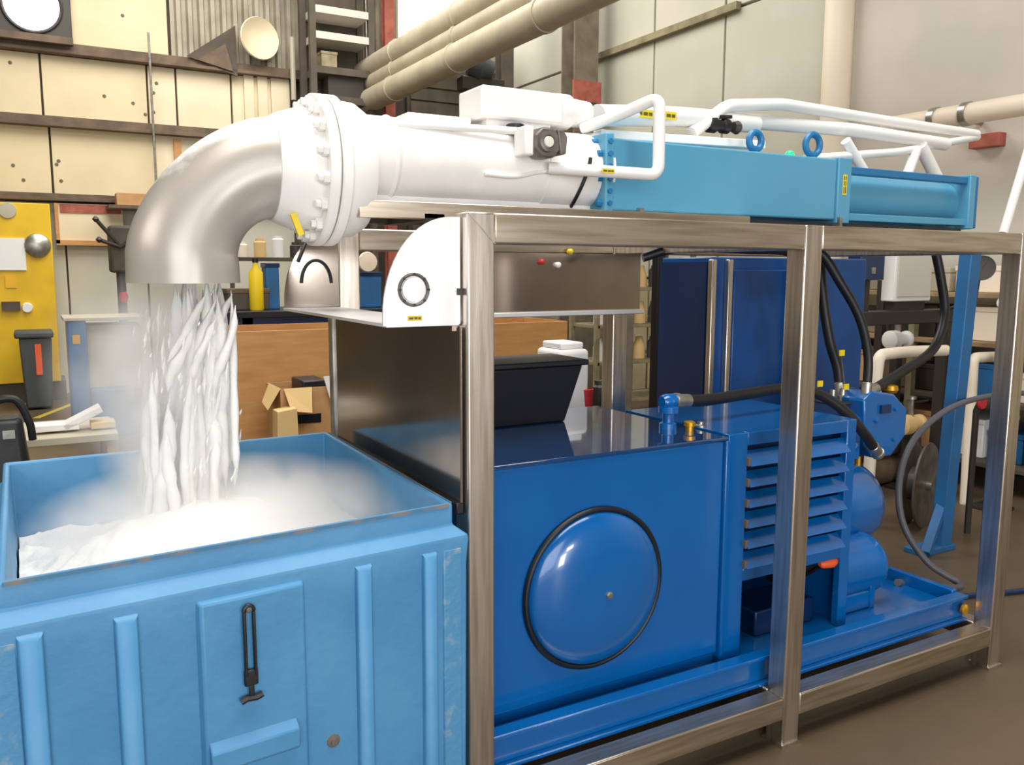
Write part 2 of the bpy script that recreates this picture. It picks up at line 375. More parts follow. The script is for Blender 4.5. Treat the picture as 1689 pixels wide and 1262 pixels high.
# rear splash sheet hanging inside the frame top
sh = thing('splash_sheet', 'brown-tinted stainless sheet hanging under the top rail at the rear', 'panel', (1.6, 2.79, 1.38))
zl = at(940, 515, Y=2.8).z
box(1.22, at(1055, 450, Y=2.8).x, 2.795, 2.803, zl, H-TW).build('sheet', 'steel_sheet', sh)
box(1.22, at(1055, 450, Y=2.8).x, 2.765, 2.803, zl-.012, zl+.006).build('folded_lip', 'steel_lit', sh, bevel=.003)
# small pilot lamps on it
for px, py, m_ in ((893, 432, 'red'), (920, 437, 'white_plain'), (940, 415, 'yellow')):
    q = at(px, py, Y=2.79); MB().lathe((q.x, 2.796, q.z), (0, -1, 0), [(0, .011), (.014, .011), (.02, .005)], 14).build('indicator', m_, sh)

# end panel on the bin side
ep = thing('chute_panel', 'mirror-like stainless panel closing the left end of the frame behind the bin', 'panel', (.905, 2.36, .975))
box(.898, .904, Y0+.02, Y1-.02, .975, 1.41).build('sheet', 'steel_sheet', ep)
box(.890, .909, Y1-.045, Y1-.0, .93, 1.41).build('edge_strip', 'galv', ep, bevel=.003)
box(.886, .909, Y0+.02, Y1-.05, .945, .975).build('rubber_seal', 'black_rubber', ep, bevel=.004)
box(.892, .908, Y0+.05, Y1-.05, 1.400, 1.412).build('folded_lip', 'steel_sheet', ep)
# quarter round discharge guard: two side plates and tray
hd = thing('discharge_guard', 'open stainless guard of two quarter-round plates and a tray on the frame end', 'guard', (.8, 2.36, 1.41))
def quarter(y, x0, x1, z0, z1, t=.006):
    pts = [(x1, y, z0), (x0, y, z0), (x0, y, z0+.02)]
    for k in range(1, 17):
        a = PI/2*k/16; pts.append((x1-.02-(x1-.02-x0)*math.cos(a), y, z0+.02+(z1-z0-.02)*math.sin(a)))
    return MB().prism(pts+[(x1, y, z1)], (0, t, 0))
q0, q1 = at(632, 538, Y=1.866), at(756, 358, Y=1.866)
fp = quarter(1.866, q0.x, .906, q0.z, q1.z).build('side_plate', 'steel_lit', hd, smooth=50); tag(fp, 'quarter-round plate nearest the camera, coloured bright as if lit')
c = at(682, 478, Y=1.866)
MB().tube([(c.x+math.cos(a)*.036, 1.863, c.z+math.sin(a)*.036) for a in [k*PI/16 for k in range(32)]], .004, 8, closed=True).build('sight_ring', 'valve_grey', fp)
MB().lathe((c.x, 1.866, c.z), (0, -1, 0), [(0, .03), (.004, .029), (.005, .001)], 24).build('sight_glass', 'steel_lit', fp)
for k in range(8):
    a = k*PI/4; MB().lathe((c.x+math.cos(a)*.036, 1.864, c.z+math.sin(a)*.036), (0, -1, 0), [(0, .004), (.006, .0035)], 8).build('bolt', 'frame_dark', fp)
l = at(684, 525, Y=1.866); label_plate(fp, (l.x, 1.8655, l.z), (1, 0, 0), (0, 0, 1), .036, .012, 1)
MB().box(.897, .91, 1.858, 1.866, at(750, 480, Y=1.86).z-.01, at(750, 480, Y=1.86).z+.006).build('latch', 'frame_dark', fp)
q2, q3 = at(470, 507, Y=2.8), at(575, 383, Y=2.8)
rp_ = quarter(2.8, q2.x, .906, q2.z, q3.z).build('side_plate', 'steel_sheet', hd, smooth=50)
c = at(523, 452, Y=2.79)
MB().tube([(c.x-.05*math.cos(a), 2.796, c.z-.03+math.sin(a)*.075) for a in [k*PI/14 for k in range(15)]], .005, 8).build('handle', 'black_rubber', rp_)
box(q0.x+.01, .906, 1.872, 2.80, q0.z-.004, q0.z+.004).build('tray', 'steel_lit', hd)
MB().tube([(q2.x+.02, 2.7, q3.z-.1), (q2.x+.06, 2.72, q3.z-.02), (.8, 2.76, q3.z+.015), (.9, 2.78, q3.z+.02)], .006, 8).build('cover_seal', 'black_rubber', rp_)

# ================================================================== SKID + HYDRAULIC UNIT
sk = thing('skid_base', 'glossy blue base tray under the oil tank and motor', 'base', (2.05, 2.35, .17))
SY0, SY1, SX0, SX1 = 1.93, 2.80, 1.0, 3.165
box(SX0, SX1, SY0+.05, SY1-.02, .20, .235).build('deck', 'tank_blue', sk, bevel=.004)
for y0, nm in ((SY0, 'side_channel'), (SY1-.05, 'side_channel')):
    MB().box(SX0, SX1, y0, y0+.05, .262, .275).box(SX0, SX1, y0, y0+.05, .17, .183).box(SX0, SX1, y0+.018, y0+.05, .183, .262).build(nm, 'tank_blue', sk, bevel=.003)
MB().box(SX1-.03, SX1, SY0+.05, SY1-.05, .17, .285).build('end_channel', 'tank_blue', sk, bevel=.004)
MB().box(SX0, SX0+.03, SY0+.05, SY1-.05, .17, .285).build('end_channel', 'tank_blue', sk, bevel=.004)
MB().lathe((SX1-.03, SY0-.001, .225), (0, -1, 0), [(0, .022), (.01, .022), (.016, .012)], 16).build('drain_plug', 'gold', sk)

TY = 2.03
tk = thing('oil_tank', 'large glossy blue hydraulic oil tank with round domed cover', 'tank', (1.45, 2.4, .25))
body = box(1.005, 1.935, TY, 2.74, .275, 1.000).build('body', 'tank_blue', tk, bevel=.006)
box(1.0, 1.945, TY-.008, 2.76, 1.000, 1.012).build('lid', 'lid_dark_reflection', tk, bevel=.004)
box(1.005, 1.935, TY+.02, 2.72, .235, .275).build('foot_frame', 'tank_blue', tk)
box(1.935, 1.951, TY-.012, TY+.5, .255, 1.0).build('edge_flange', 'tank_blue', tk, bevel=.003)
cx = at(980, 965, Y=TY).x; cz_ = (at(980, 838, Y=TY).z+at(980, 1096, Y=TY).z)/2; rr = (at(980, 838, Y=TY).z-at(980, 1096, Y=TY).z)/2
prof = [(0, rr-.01)]+[(.008+.055*math.sin(a), (rr-.012)*math.cos(a)) for a in [k*PI/2/14 for k in range(15)]]
cv = MB().lathe((cx, TY, cz_), (0, -1, 0), prof, 56).build('round_cover', 'tank_blue', tk, smooth=60)
MB().tube([(cx+math.cos(a)*(rr-.004), TY-.006, cz_+math.sin(a)*(rr-.004)) for a in [k*PI/32 for k in range(64)]], .0095, 10, closed=True).build('gasket', 'rubber_ring', cv)
MB().lathe((cx+.01, TY-.06, cz_-.005), (0, -1, 0), [(0, .012), (.008, .012), (.012, .008)], 6).build('center_bolt', 'galv', cv)
# blue swivel fitting on tank lid, brass cap and small filler
ft = thing('hose_fitting', 'blue swivel fitting with a brass cap on the tank lid', 'fitting', tuple(at(1105, 703, Y=2.2).xy)+(1.012,))
p = at(1102, 690, Y=2.24)
MB().lathe((p.x, 2.24, 1.012), (0, 0, 1), [(0, .03), (.018, .03), (.022, .02), (.05, .02), (.055, .034), (.075, .034), (.08, .022)], 20).build('swivel_body', 'tank_blue', ft)
MB().lathe((p.x-.03, 2.24, 1.105), (1, 0, 0), [(0, .02), (.01, .026), (.05, .026), (.055, .02), (.07, .02)], 16).build('swivel_head', 'tank_blue', ft)
MB().lathe((p.x+.035, 2.17, 1.012), (0, 0, 1), [(0, .014), (.015, .014), (.017, .02), (.03, .02), (.034, .012)], 12).build('brass_cap', 'gold', ft)
MB().lathe((p.x+.11, 2.2, 1.012), (0, 0, 1), [(0, .02), (.008, .02), (.012, .012), (.02, .012)], 14).build('vent_plug', 'galv', ft)

# items standing on the tank lid rear / behind it
p0, p1 = at(820, 590, Y=2.68), at(922, 588, Y=2.68)
q0_, q1_ = at(820, 690, Y=2.68), at(893, 690, Y=2.68)
bt = thing('black_tote', 'black plastic tote with slanting side on the rear of the tank lid', 'tote', (1.3, 2.6, 1.012))
MB().hexa([(1.15, 2.52, 1.012), (q1_.x, 2.52, 1.012), (q1_.x, 2.70, 1.012), (1.15, 2.70, 1.012), (1.12, 2.49, p0.z-.02), (p1.x-.02, 2.49, p0.z-.02), (p1.x-.02, 2.72, p0.z-.02), (1.12, 2.72, p0.z-.02)]).build('body', 'black_plastic', bt, bevel=.006)
box(1.11, p1.x, 2.48, 2.73, p0.z-.02, p0.z).build('rim', 'black_plastic', bt, bevel=.005)
wc = thing('plastic_can', 'white plastic can standing behind the black tote', 'can', (at(928, 660, Y=3.2).x, 3.2, 0))
x0, x1 = at(903, 600, Y=3.2).x, at(952, 600, Y=3.2).x; zt = at(925, 563, Y=3.2).z
box(x0, x1, 3.1, 3.3, .86, zt-.03).build('body', 'white_plain', wc, bevel=.02, seg=3)
MB().box(x0+.02, x1-.02, 3.12, 3.28, zt-.03, zt).build('lid', 'white_plain', wc, bevel=.008)
wt = thing('work_trolley', 'grey steel trolley behind the frame holding a white can and red cup', 'trolley', (2.0, 3.25, 0))
box(1.5, 2.35, 3.03, 3.5, .82, .86).build('shelf', 'frame_dark', wt, bevel=.005)
box(1.5, 2.35, 3.03, 3.5, .25, .28).build('shelf', 'frame_dark', wt, bevel=.005)
for x in (1.52, 2.33):
    for y in (3.05, 3.48): MB().box(x-.015, x+.015, y-.015, y+.015, 0, .82).build('leg', 'frame_dark', wt)
p = at(948, 650, Y=3.15)
MB().lathe((p.x+.04, 3.13, .86), (0, 0, 1), [(0, .03), (.16, .04), (.163, .035), (.02, .028)], 18).build('cup', 'red'); o = bpy.data.objects['cup']; tag(o, 'small red cup in front of the white plastic can', 'cup')
for k, (px, hh, mm, lab, nm) in enumerate(((1010, .12, 'black_plastic', 'squat black jar on the trolley behind the tank', 'jar'), (1035, .15, 'frame_dark', 'taller dark grey tin beside the squat black jar', 'tin'), (1065, .13, 'navy', 'small navy tin furthest right on the trolley', 'tin'))):
    p = at(px, 640, Y=3.12)
    if p.x > 2.3: p.x = 2.28
    o = MB().lathe((p.x, 3.12+.1*(k % 2), .86), (0, 0, 1), [(0, .035), (hh, .035), (hh+.01, .025), (hh+.03, .025)], 16).build(nm, mm); tag(o, lab, nm)

# louvred guard housing next to the tank
lh = thing('louvred_housing', 'blue louvred coupling housing between the tank and the motor', 'housing', (2.3, 2.3, .25))
LX0, LX1, LY, LZ0, LZ1 = 1.965, 2.585, 2.04, .53, 1.015
def post_(x0, x1, z0, z1, nm='front_stile'): return box(x0, x1, LY, LY+.03, z0, z1).build(nm, 'tank_blue', lh, bevel=.003)
post_(LX0, LX0+.085, .235, LZ1); post_(LX1-.048, LX1, .235, LZ1)
box(LX0+.085, LX1-.048, LY, LY+.03, LZ1-.045, LZ1).build('top_stile', 'tank_blue', lh, bevel=.003)
box(LX0+.085, LX1-.048, LY, LY+.03, LZ0-.03, LZ0+.015).build('lower_stile', 'tank_blue', lh, bevel=.003)
box(LX0, LX1, LY+.03, 2.6, LZ1-.01, LZ1).build('top_plate', 'tank_blue', lh)
box(LX1-.012, LX1, LY+.03, 2.6, .235, LZ1-.01).build('side_plate', 'tank_blue', lh)
box(LX0+.08, LX1-.05, LY+.06, LY+.065, LZ0, LZ1-.04).build('shade_backing', 'navy', lh)  # navy sheet stands in for the shade behind the louvre gaps
box(LX0, LX1-.012, 2.588, 2.6, .235, LZ1-.01).build('rear_plate', 'tank_blue', lh)
n_l = 6; step = (LZ1-.045-(LZ0+.015))/n_l
for k in range(n_l):
    z = LZ0+.015+step*k
    MB().hexa([(LX0+.085, LY-.022, z+.004), (LX1-.048, LY-.022, z+.004), (LX1-.048, LY-.016, z+.001), (LX0+.085, LY-.016, z+.001),
               (LX0+.085, LY+.022, z+step*.70), (LX1-.048, LY+.022, z+step*.70), (LX1-.048, LY+.03, z+step*.66), (LX0+.085, LY+.03, z+step*.66)]).build('louvre', 'tank_blue', lh, bevel=.0015)
    box(LX0+.078, LX0+.09, LY-.014, LY, z+.004, z+.03).build('louvre_clip', 'rusty', lh)

# motor and fan volute right of the housing
mo = thing('electric_motor', 'blue cylindrical electric motor lying on the skid right of the louvres', 'motor', (2.75, 2.2, .235))
my, mz, mr = 2.2, .385, .118
MB().lathe((2.592, my, mz), (1, 0, 0), [(0, mr+.012), (.02, mr+.012), (.022, mr), (.24, mr), (.262, mr+.006), (.285, mr-.003), (.32, mr*.75), (.335, mr*.4)], 36).build('casing', 'tank_blue', mo)
box(2.60, 2.82, my-.1, my+.1, .235, .31).build('foot_block', 'tank_blue', mo, bevel=.008)
for a_ in (2.60, 2.79): box(a_, a_+.03, my-.105, my+.105, .235, .38).build('saddle', 'tank_blue', mo, bevel=.004)
fv = thing('fan_volute', 'tall blue round fan casing above and behind the electric motor', 'fan', (2.75, 2.4, .235))
MB().lathe((2.59, 2.38, .575), (1, 0, 0), [(0, .175), (.03, .18), (.36, .18), (.42, .165), (.46, .12), (.47, .05)], 40).build('casing', 'tank_blue', fv)
box(2.60, 2.72, 2.3, 2.46, .235, .45).build('pedestal', 'tank_blue', fv, bevel=.005)
# coupling parts visible under the louvres
cp = thing('coupling', 'dark shaft coupling with orange cap below the louvres', 'coupling', (2.4, 2.25, .235))
MB().lathe((2.35, 2.2, .42), (1, 0, 0), [(0, .03), (.05, .03), (.052, .055), (.09, .055), (.092, .035), (.2, .035)], 20).build('shaft', 'black_rubber', cp)
box(2.2, 2.5, 2.12, 2.3, .235, .33).build('pedestal', 'navy', cp, bevel=.006)
p = at(1366, 928, Y=2.06)
MB().lathe((p.x-.045, 2.06, p.z), (1, 0, 0), [(0, .008), (.012, .016), (.06, .022), (.078, .016), (.095, .004)], 14).build('orange_cap', 'orange', cp)
MB().tube([(p.x-.02, 2.06, p.z), (p.x-.02, 2.16, .40)], .008, 8).build('cap_stem', 'black_rubber', cp)

# pump block
pb = thing('hydraulic_pump', 'blue eight-sided pump block above the motor', 'pump', (3.1, 2.35, .78))
cpx = [(1425, 660), (1440, 645), (1475, 650), (1497, 675), (1493, 720), (1470, 752), (1440, 756), (1425, 735)]
pp = [at(x, y, Y=2.3) for x, y in cpx]
MB().prism(pp, (0, .14, 0)).build('block', 'tank_blue', pb, bevel=.008, smooth=25)
c = at(1462, 700, Y=2.3)
MB().lathe((c.x-.16, 2.36, c.z), (1, 0, 0), [(0, .05), (.02, .055), (.12, .055), (.14, .04)], 24).build('drive_end', 'tank_blue', pb)
box(c.x-.05, c.x+.01, 2.288, 2.301, c.z+.05, c.z+.085).build('name_plate', 'navy', pb)
for dx, dz in ((-.07, .02), (.05, .06), (.05, -.07), (-.07, -.09)):
    MB().lathe((c.x+dx, 2.3, c.z+dz), (0, -1, 0), [(0, .009), (.008, .009), (.009, .005)], 6).build('bolt', 'tank_blue', pb)
MB().box(2.9, 2.94, 2.3, 2.44, .78, .9).build('bracket', 'tank_blue', pb)
MB().bar((2.93, 2.38, .84), (2.62, 2.38, .82), .06, .06).build('mount_arm', 'tank_blue', pb)
q = at(1470, 640, Y=2.34)
MB().lathe((q.x, 2.34, q.z-.02), (0, 0, 1), [(0, .022), (.012, .03), (.03, .026), (.034, .01)], 14).build('yellow_cap', 'gold', pb)
q = at(1415, 760, Y=2.34)
MB().lathe((q.x, 2.34, q.z-.03), (0, 0, 1), [(0, .012), (.05, .012)], 10).build('brass_plug', 'gold', pb)

# hoses
def hose(pts, r, name, label, m='black_rubber', ends=None, n=7):
    path = smoothpath([p if isinstance(p, V) else at(p[0], p[1], Y=p[2]) for p in pts], n)
    t = thing(name, label, 'hose', path[-1], 'hydraulic hoses of the power unit' if name == 'hydraulic_hose' else None)
    MB().tube(path, r, 12).build('hose_body', m, t, smooth=60)
    for e in (ends or ()):
        a, b_ = (path[0], path[3]) if e == 0 else (path[-1], path[-4])
        d = (b_-a).normalized()
        MB().lathe(a-d*.01, d, [(0, r*.9), (.005, r*1.3), (.02, r*1.3), (.022, r*1.12), (.07, r*1.12), (.072, r*1.02)], 12).build('crimp_collar', 'galv', t)
    return t
p = at(1113, 660, Y=2.24)
hose([V((p.x+.005, 2.24, 1.105)), (1165, 660, 2.25), (1230, 650, 2.28), (1300, 641, 2.3), (1350, 650, 2.28), (1395, 680, 2.24), (1425, 715, 2.22), (1448, 748, 2.24)], .021, 'hydraulic_hose', 'thick black hose arching from the tank fitting to the pump', ends=(0, 1))
hose([(1300, 405, 2.5), (1350, 415, 2.45), (1385, 465, 2.4), (1418, 525, 2.36), (1432, 590, 2.34), (1428, 655, 2.33)], .019, 'hydraulic_hose', 'black hose curving down from the top rail to the pump', ends=(1,))
hose([(1352, 395, 2.5), (1356, 480, 2.5), (1368, 560, 2.48), (1382, 610, 2.46), (1386, 655, 2.44)], .021, 'hydraulic_hose', 'black hose hanging straight down right of the middle post', ends=(1,))
hose([(1540, 400, 2.5), (1552, 460, 2.48), (1558, 520, 2.46), (1540, 575, 2.42), (1490, 612, 2.38), (1432, 648, 2.34)], .021, 'hydraulic_hose', 'black hose sweeping from the top rail down left to the pump', ends=(1,))
hose([(1700, 648, 2.9), (1640, 652, 2.85), (1570, 672, 2.75), (1510, 722, 2.7), (1484, 790, 2.66), (1490, 865, 2.6), (1530, 928, 2.5), (1585, 968, 2.35), V((3.1, 2.2, .25))], .016, 'looped_hose', 'long grey hose looping in a wide C at the right of the skid', 'grey_hose')
hose([(1060, 425, 2.55), (1120, 410, 2.5), (1230, 412, 2.5), (1310, 420, 2.5), (1340, 470, 2.5), (1330, 560, 2.52)], .017, 'hydraulic_hose', 'black hose running along underneath the top rail')
# valve manifold the hoses plug into
mf = thing('valve_manifold', 'dark valve manifold with small yellow tags beside the pump', 'manifold', (2.9, 2.42, 1.0))
p = at(1388, 672, Y=2.42)
box(p.x-.1, p.x+.12, 2.36, 2.48, 1.005, p.z+.02).build('block', 'frame_dark', mf, bevel=.006)
for k, (px, py) in enumerate(((1352, 633), (1395, 638), (1388, 582))):
    q = at(px, py, Y=2.38); box(q.x-.014, q.x+.014, 2.375, 2.381, q.z-.012, q.z+.012).build('tag', 'yellow', mf)
    if k == 2: MB().tube([(q.x, 2.385, q.z), (p.x+.03, 2.42, p.z+.01)], .004, 6).build('tag_wire', 'galv', mf)
for dx in (-.06, 0, .06):
    MB().lathe((p.x+dx, 2.42, p.z+.02), (0, 0, 1), [(0, .017), (.03, .017), (.032, .012), (.06, .012)], 10).build('port', 'galv', mf)

# ================================================================== TALL BLUE COOLER CABINET BEHIND
cb = thing('cooler_cabinet', 'tall blue cabinet with its shaded side coloured navy behind the louvred housing', 'cabinet', (3.05, 3.15, 0))
bx0 = at(1172, 500, Y=2.95).x
box(bx0, 3.75, 2.955, 3.30, 0.08, at(1240, 425, Y=2.95).z).build('body', 'cabinet_blue', cb, bevel=.006)
box(bx0-.012, bx0, 2.97, 3.30, .1, at(1140, 432, Y=3.0).z).build('shaded_side', 'navy', cb)  # navy puts the shade of this side into the colour
for px in (1176, 1203):
    x = at(px, 500, Y=2.93).x; MB().box(x-.014, x+.014, 2.925, 2.955, .1, at(px, 428, Y=2.93).z).build('corner_strip', 'steel', cb, bevel=.004)
box(bx0+.12, 3.3, 2.93, 2.955, .5, at(1240, 445, Y=2.95).z).build('door', 'cabinet_blue', cb, bevel=.006)
box(bx0, 3.75, 3.0, 3.28, 0, .08).build('plinth', 'black_plastic', cb)

# ================================================================== PRESS ON TOP
pz0, pz1, py0, py1 = at(1200, 354, Y=2.25).z, at(1200, 244, Y=2.25).z, 2.25, 2.50
pz0, pz1 = 1.738, 1.962
pr_ = thing('press_body', 'sky-blue rectangular press body with two lifting eyes on top of the frame', 'press', (2.5, 2.37, 1.70))
xa, xb, xc = at(1000, 300, Y=py0).x, at(1398, 300, Y=py0).x, at(1612, 320, Y=py0).x
box(xa+.02, xb-.06, py0, py1, pz0, pz1).build('main_block', 'press_blue', pr_, bevel=.006)
box(xb-.06, xb+.012, py0-.008, py1+.008, pz0-.012, pz1+.006).build('joint_flange', 'press_blue', pr_, bevel=.004)
ff = box(xa-.012, xa+.02, py0-.012, py1+.012, pz0-.01, pz1+.012).build('front_flange', 'press_blue', pr_, bevel=.004)
for k in range(6):
    MB().lathe((xa-.012, py0+.012+(k % 2)*.03, pz0+.02+k*.038), (-1, 0, 0), [(0, .012), (.016, .012), (.018, .006)], 6).build('bolt', 'press_blue_dark', ff)
    MB().lathe((xa+.004, py0-.012, pz0+.02+k*.038), (0, -1, 0), [(0, .009), (.008, .009)], 6).build('bolt', 'press_blue_dark', ff)
l = at(1394, 305, Y=py0-.01); label_plate(pr_, (l.x, py0-.0082, l.z), (0, 0, 1), (-1, 0, 0), .075, .022, 2)
# cylinder section
cyt = at(1500, 285, Y=py0).z; 
MB().tube([(xb, 2.375, 1.838), (xc-.04, 2.375, 1.838)], .088, 28).build('cylinder', 'press_blue', pr_)
for z in (1.925, 1.752):
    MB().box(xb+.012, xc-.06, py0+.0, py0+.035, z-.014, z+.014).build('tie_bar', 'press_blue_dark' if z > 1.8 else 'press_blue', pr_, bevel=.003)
    MB().box(xb+.012, xc-.06, py1-.035, py1, z-.014, z+.014).build('tie_bar', 'press_blue', pr_, bevel=.003)
box(xc-.07, xc-.03, py0-.012, py1+.012, pz0-.014, pz1-.014).build('end_plate', 'press_blue', pr_, bevel=.004)
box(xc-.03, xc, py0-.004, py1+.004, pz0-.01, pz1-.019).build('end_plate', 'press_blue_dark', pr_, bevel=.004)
for px, hh in ((1245, .030), (1340, .038)):
    q = at(px, 250, Y=2.33)
    ey = MB().tube([(q.x+math.cos(a)*hh, 2.33, pz1+hh+.02+math.sin(a)*hh) for a in [k*PI/12 for k in range(24)]], .0125, 10, closed=True).lathe((q.x, 2.33, pz1), (0, 0, 1), [(0, .022), (.008, .022), (.014, .012), (.024, .012)], 16).build('lifting_eye', 'press_blue_dark', pr_)
q = at(1303, 240, Y=2.36)
MB().lathe((q.x, 2.36, pz1), (0, 0, 1), [(0, .018), (.02, .018), (.03, .012), (.034, .003)], 16).build('green_lamp', 'green_light', pr_)
for px in (1056, 1384):
    q = at(px, 358, Y=py0-.01); MB().box(q.x-.008, q.x+.008, py0-.02, py0+.01, 1.70, pz0+.01).build('support_stud', 'galv', pr_)
# rails on which it rests
bed = thing('machine_bed', 'pair of dark support rails between the frame and the white pipe', 'rail', (2.0, 2.37, H))
for y in (py0-.03, py1+.0):
    MB().box(at(592, 345, Y=y).x, 2.2, y, y+.035, H+.003, H+.05).build('bed_rail', 'frame_dark' if y > 2.4 else 'steel_h', bed, bevel=.003)
for x in (1.0, 1.5, 2.1, 2.75, 3.18):
    MB().box(x-.03, x+.03, py0-.03, py1+.035, H, H+.018).build('bed_plate', 'frame_dark', bed)
MB().box(2.2, xc-.08, py0+.01, py0+.045, H+.003, pz0-.012).box(2.2, xc-.08, py1-.045, py1-.01, H+.003, pz0-.012).build('bed_beam', 'frame_dark', bed)

# ------------------------------------------------------------------ white pipe, flange and elbow
AY, AZ = 2.37, 1.863
tb = thing('extrusion_pipe', 'fat white frosted pipe running left from the blue press', 'pipe', (1.2, AY, H+.05))
XF = .80
MB().lathe((XF, AY, AZ), (1, 0, 0), [(0, .118), (.6, .118), (.602, .121), (.80, .121), (.801, .118), (xa-.014-XF, .118)], 44).build('barrel', 'white_paint', tb)
MB().lathe((1.60, AY, AZ), (1, 0, 0), [(0, .118), (.005, .126), (.04, .126), (.045, .118)], 40).build('collar', 'white_paint', tb)
MB().lathe((.90, AY, AZ), (1, 0, 0), [(0, .118), (.01, .123), (.02, .118)], 40).build('collar', 'white_paint', tb)
box(.86, 1.62, AY-.05, AY+.05, H+.05, AZ-.10).build('saddle', 'white_paint', tb)
MB().tube([(1.535+.02*math.sin(a*2), AY-math.sin(a)*.124, AZ+math.cos(a)*.124) for a in [PI*.42+k*PI*.5/12 for k in range(13)]], .006, 8).build('black_strap', 'black_rubber', tb)
# a low frozen ridge / weld bead on the pipe side
MB().tube(smoothpath([at(800, 287, Y=AY-.118), at(850, 291, Y=AY-.119), at(900, 283, Y=AY-.12), at(960, 290, Y=AY-.118)], 6), .006, 8).build('frost_ridge', 'white_paint', tb)

el = thing('discharge_elbow', 'large silver ninety-degree elbow with frosted white top above the bin', 'elbow', (.352, AY, 1.5))
AZ2 = 1.818
ex0, eb = .585, .233
cxl = ex0-eb
def arc(a):
    q = eb*(1-.07*math.sin(2*a)); return V((ex0-q*math.sin(a), AY, AZ2-eb+q*math.cos(a)))
path = [V((ex0+.03, AY, AZ2))]+[arc(k*PI/2/22) for k in range(23)]
path += [path[-1]+V((0, 0, -.035)), path[-1]+V((0, 0, -.072))]
rad = [.134]+[.134-.012*math.sin(PI*k/22)+.004*k/22 for k in range(23)]+[.139, .14]
# hollow pipe: outer skin then inner skin
g = MB(); nseg = 44
def ring(p, t, r):
    nr = V((0, 1, 0)); bn = t.cross(nr); return [p+(nr*math.cos(2*PI*k/nseg)+bn*math.sin(2*PI*k/nseg))*r for k in range(nseg)]
tg = [(path[min(i+1, len(path)-1)]-path[max(i-1, 0)]).normalized() for i in range(len(path))]
rg = [ring(p, t, r_) for p, t, r_ in zip(path, tg, rad)]+[ring(p, t, r_-.006) for p, t, r_ in zip(path[::-1], tg[::-1], rad[::-1])]
vs = [q for r_ in rg for q in r_]
g.add(vs, [(i*nseg+k, i*nseg+(k+1) % nseg, (i+1)*nseg+(k+1) % nseg, (i+1)*nseg+k) for i in range(len(rg)-1) for k in range(nseg)])
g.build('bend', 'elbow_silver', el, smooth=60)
MB().lathe((.578, AY, AZ2), (1, 0, 0), [(0, .12), (.004, .138), (.03, .150), (.07, .163), (.113, .168)], 44).build('white_neck', 'white_paint', el)
def flange(x, t, r, nm, bolts):
    f_ = MB().lathe((x, AY, AZ2), (1, 0, 0), [(0, r*.7), (.0, r-.004), (.004, r), (t-.004, r), (t, r-.004), (t+.001, r*.7)], 48).build(nm, 'white_paint', el)
    for k in range(bolts):
        a = 2*PI*(k+.5)/bolts
        MB().lathe((x-.028, AY+math.cos(a)*(r-.025), AZ2+math.sin(a)*(r-.025)), (1, 0, 0), [(0, .010), (.012, .011), (.013, .017), (.028, .017)], 6).build('flange_bolt', 'white_paint', f_)
flange(.690, .028, .205, 'pipe_flange', 16)
flange(.722, .03, .205, 'pipe_flange', 0)
MB().lathe((.752, AY, AZ2+.005), (1, 0, 0), [(0, .17), (0, .188), (.05, .184), (.08, .165), (.09, .11)], 44).build('reducer', 'white_paint', el)
MB().bar(at(483, 352, Y=AY-.1), at(497, 388, Y=AY-.1), .008, .016).build('yellow_tag', 'yellow', el)

# ------------------------------------------------------------------ valve box and white pipework
vb = thing('valve_box', 'white rectangular valve enclosure on top of the fat white pipe', 'box', (1.32, 2.38, 1.98))
x0, x1 = at(795, 170, Y=2.3).x, at(930, 170, Y=2.3).x; zt = at(860, 146, Y=2.3).z
box(x0, x1, 2.30, 2.46, 1.995, zt).build('body', 'white_plain', vb, bevel=.008)
box(x0+.03, x1-.03, 2.33, 2.43, 1.96, 1.995).build('pedestal', 'white_plain', vb)
MB().lathe((x1, 2.38, 2.05), (1, 0, 0), [(0, .03), (.002, .05), (.02, .055), (.06, .055), (.075, .045), (.14, .04)], 26).build('bonnet', 'white_plain', vb)
MB().lathe(at(850, 204, Y=2.285), (0, 0, -1), [(0, .02), (.004, .028), (.014, .028), (.018, .012)], 14).build('black_knob', 'black_rubber', vb)
MB().lathe(at(855, 212, Y=2.285), (0, 0, -1), [(0, .009), (.03, .007)], 10).build('brass_stem', 'gold', vb)
cl = thing('cover_plate', 'thin white cover plate lying left of the white valve box', 'plate', (1.08, 2.4, 1.98))
box(at(668, 190, Y=2.38).x, x0-.005, 2.36, 2.5, 1.981, 2.0).build('sheet', 'white_plain', cl, bevel=.004)
MB().box(at(700, 195, Y=2.38).x, x0-.01, 2.40, 2.44, 1.965, 1.981).build('stiffener', 'galv', cl)

tp = thing('conduit', 'thin white conduit laid along the top of the fat pipe', 'pipe', (1.1, 2.27, 1.95))
MB().tube([at(600, 202, Y=2.3), at(720, 208, Y=2.28), at(852, 216, Y=2.26)], .011, 12).build('tube', 'white_plain', tp)
MB().tube([at(600, 214, Y=2.31), at(850, 222, Y=2.29)], .005, 8).build('lower_wire', 'galv', tp)
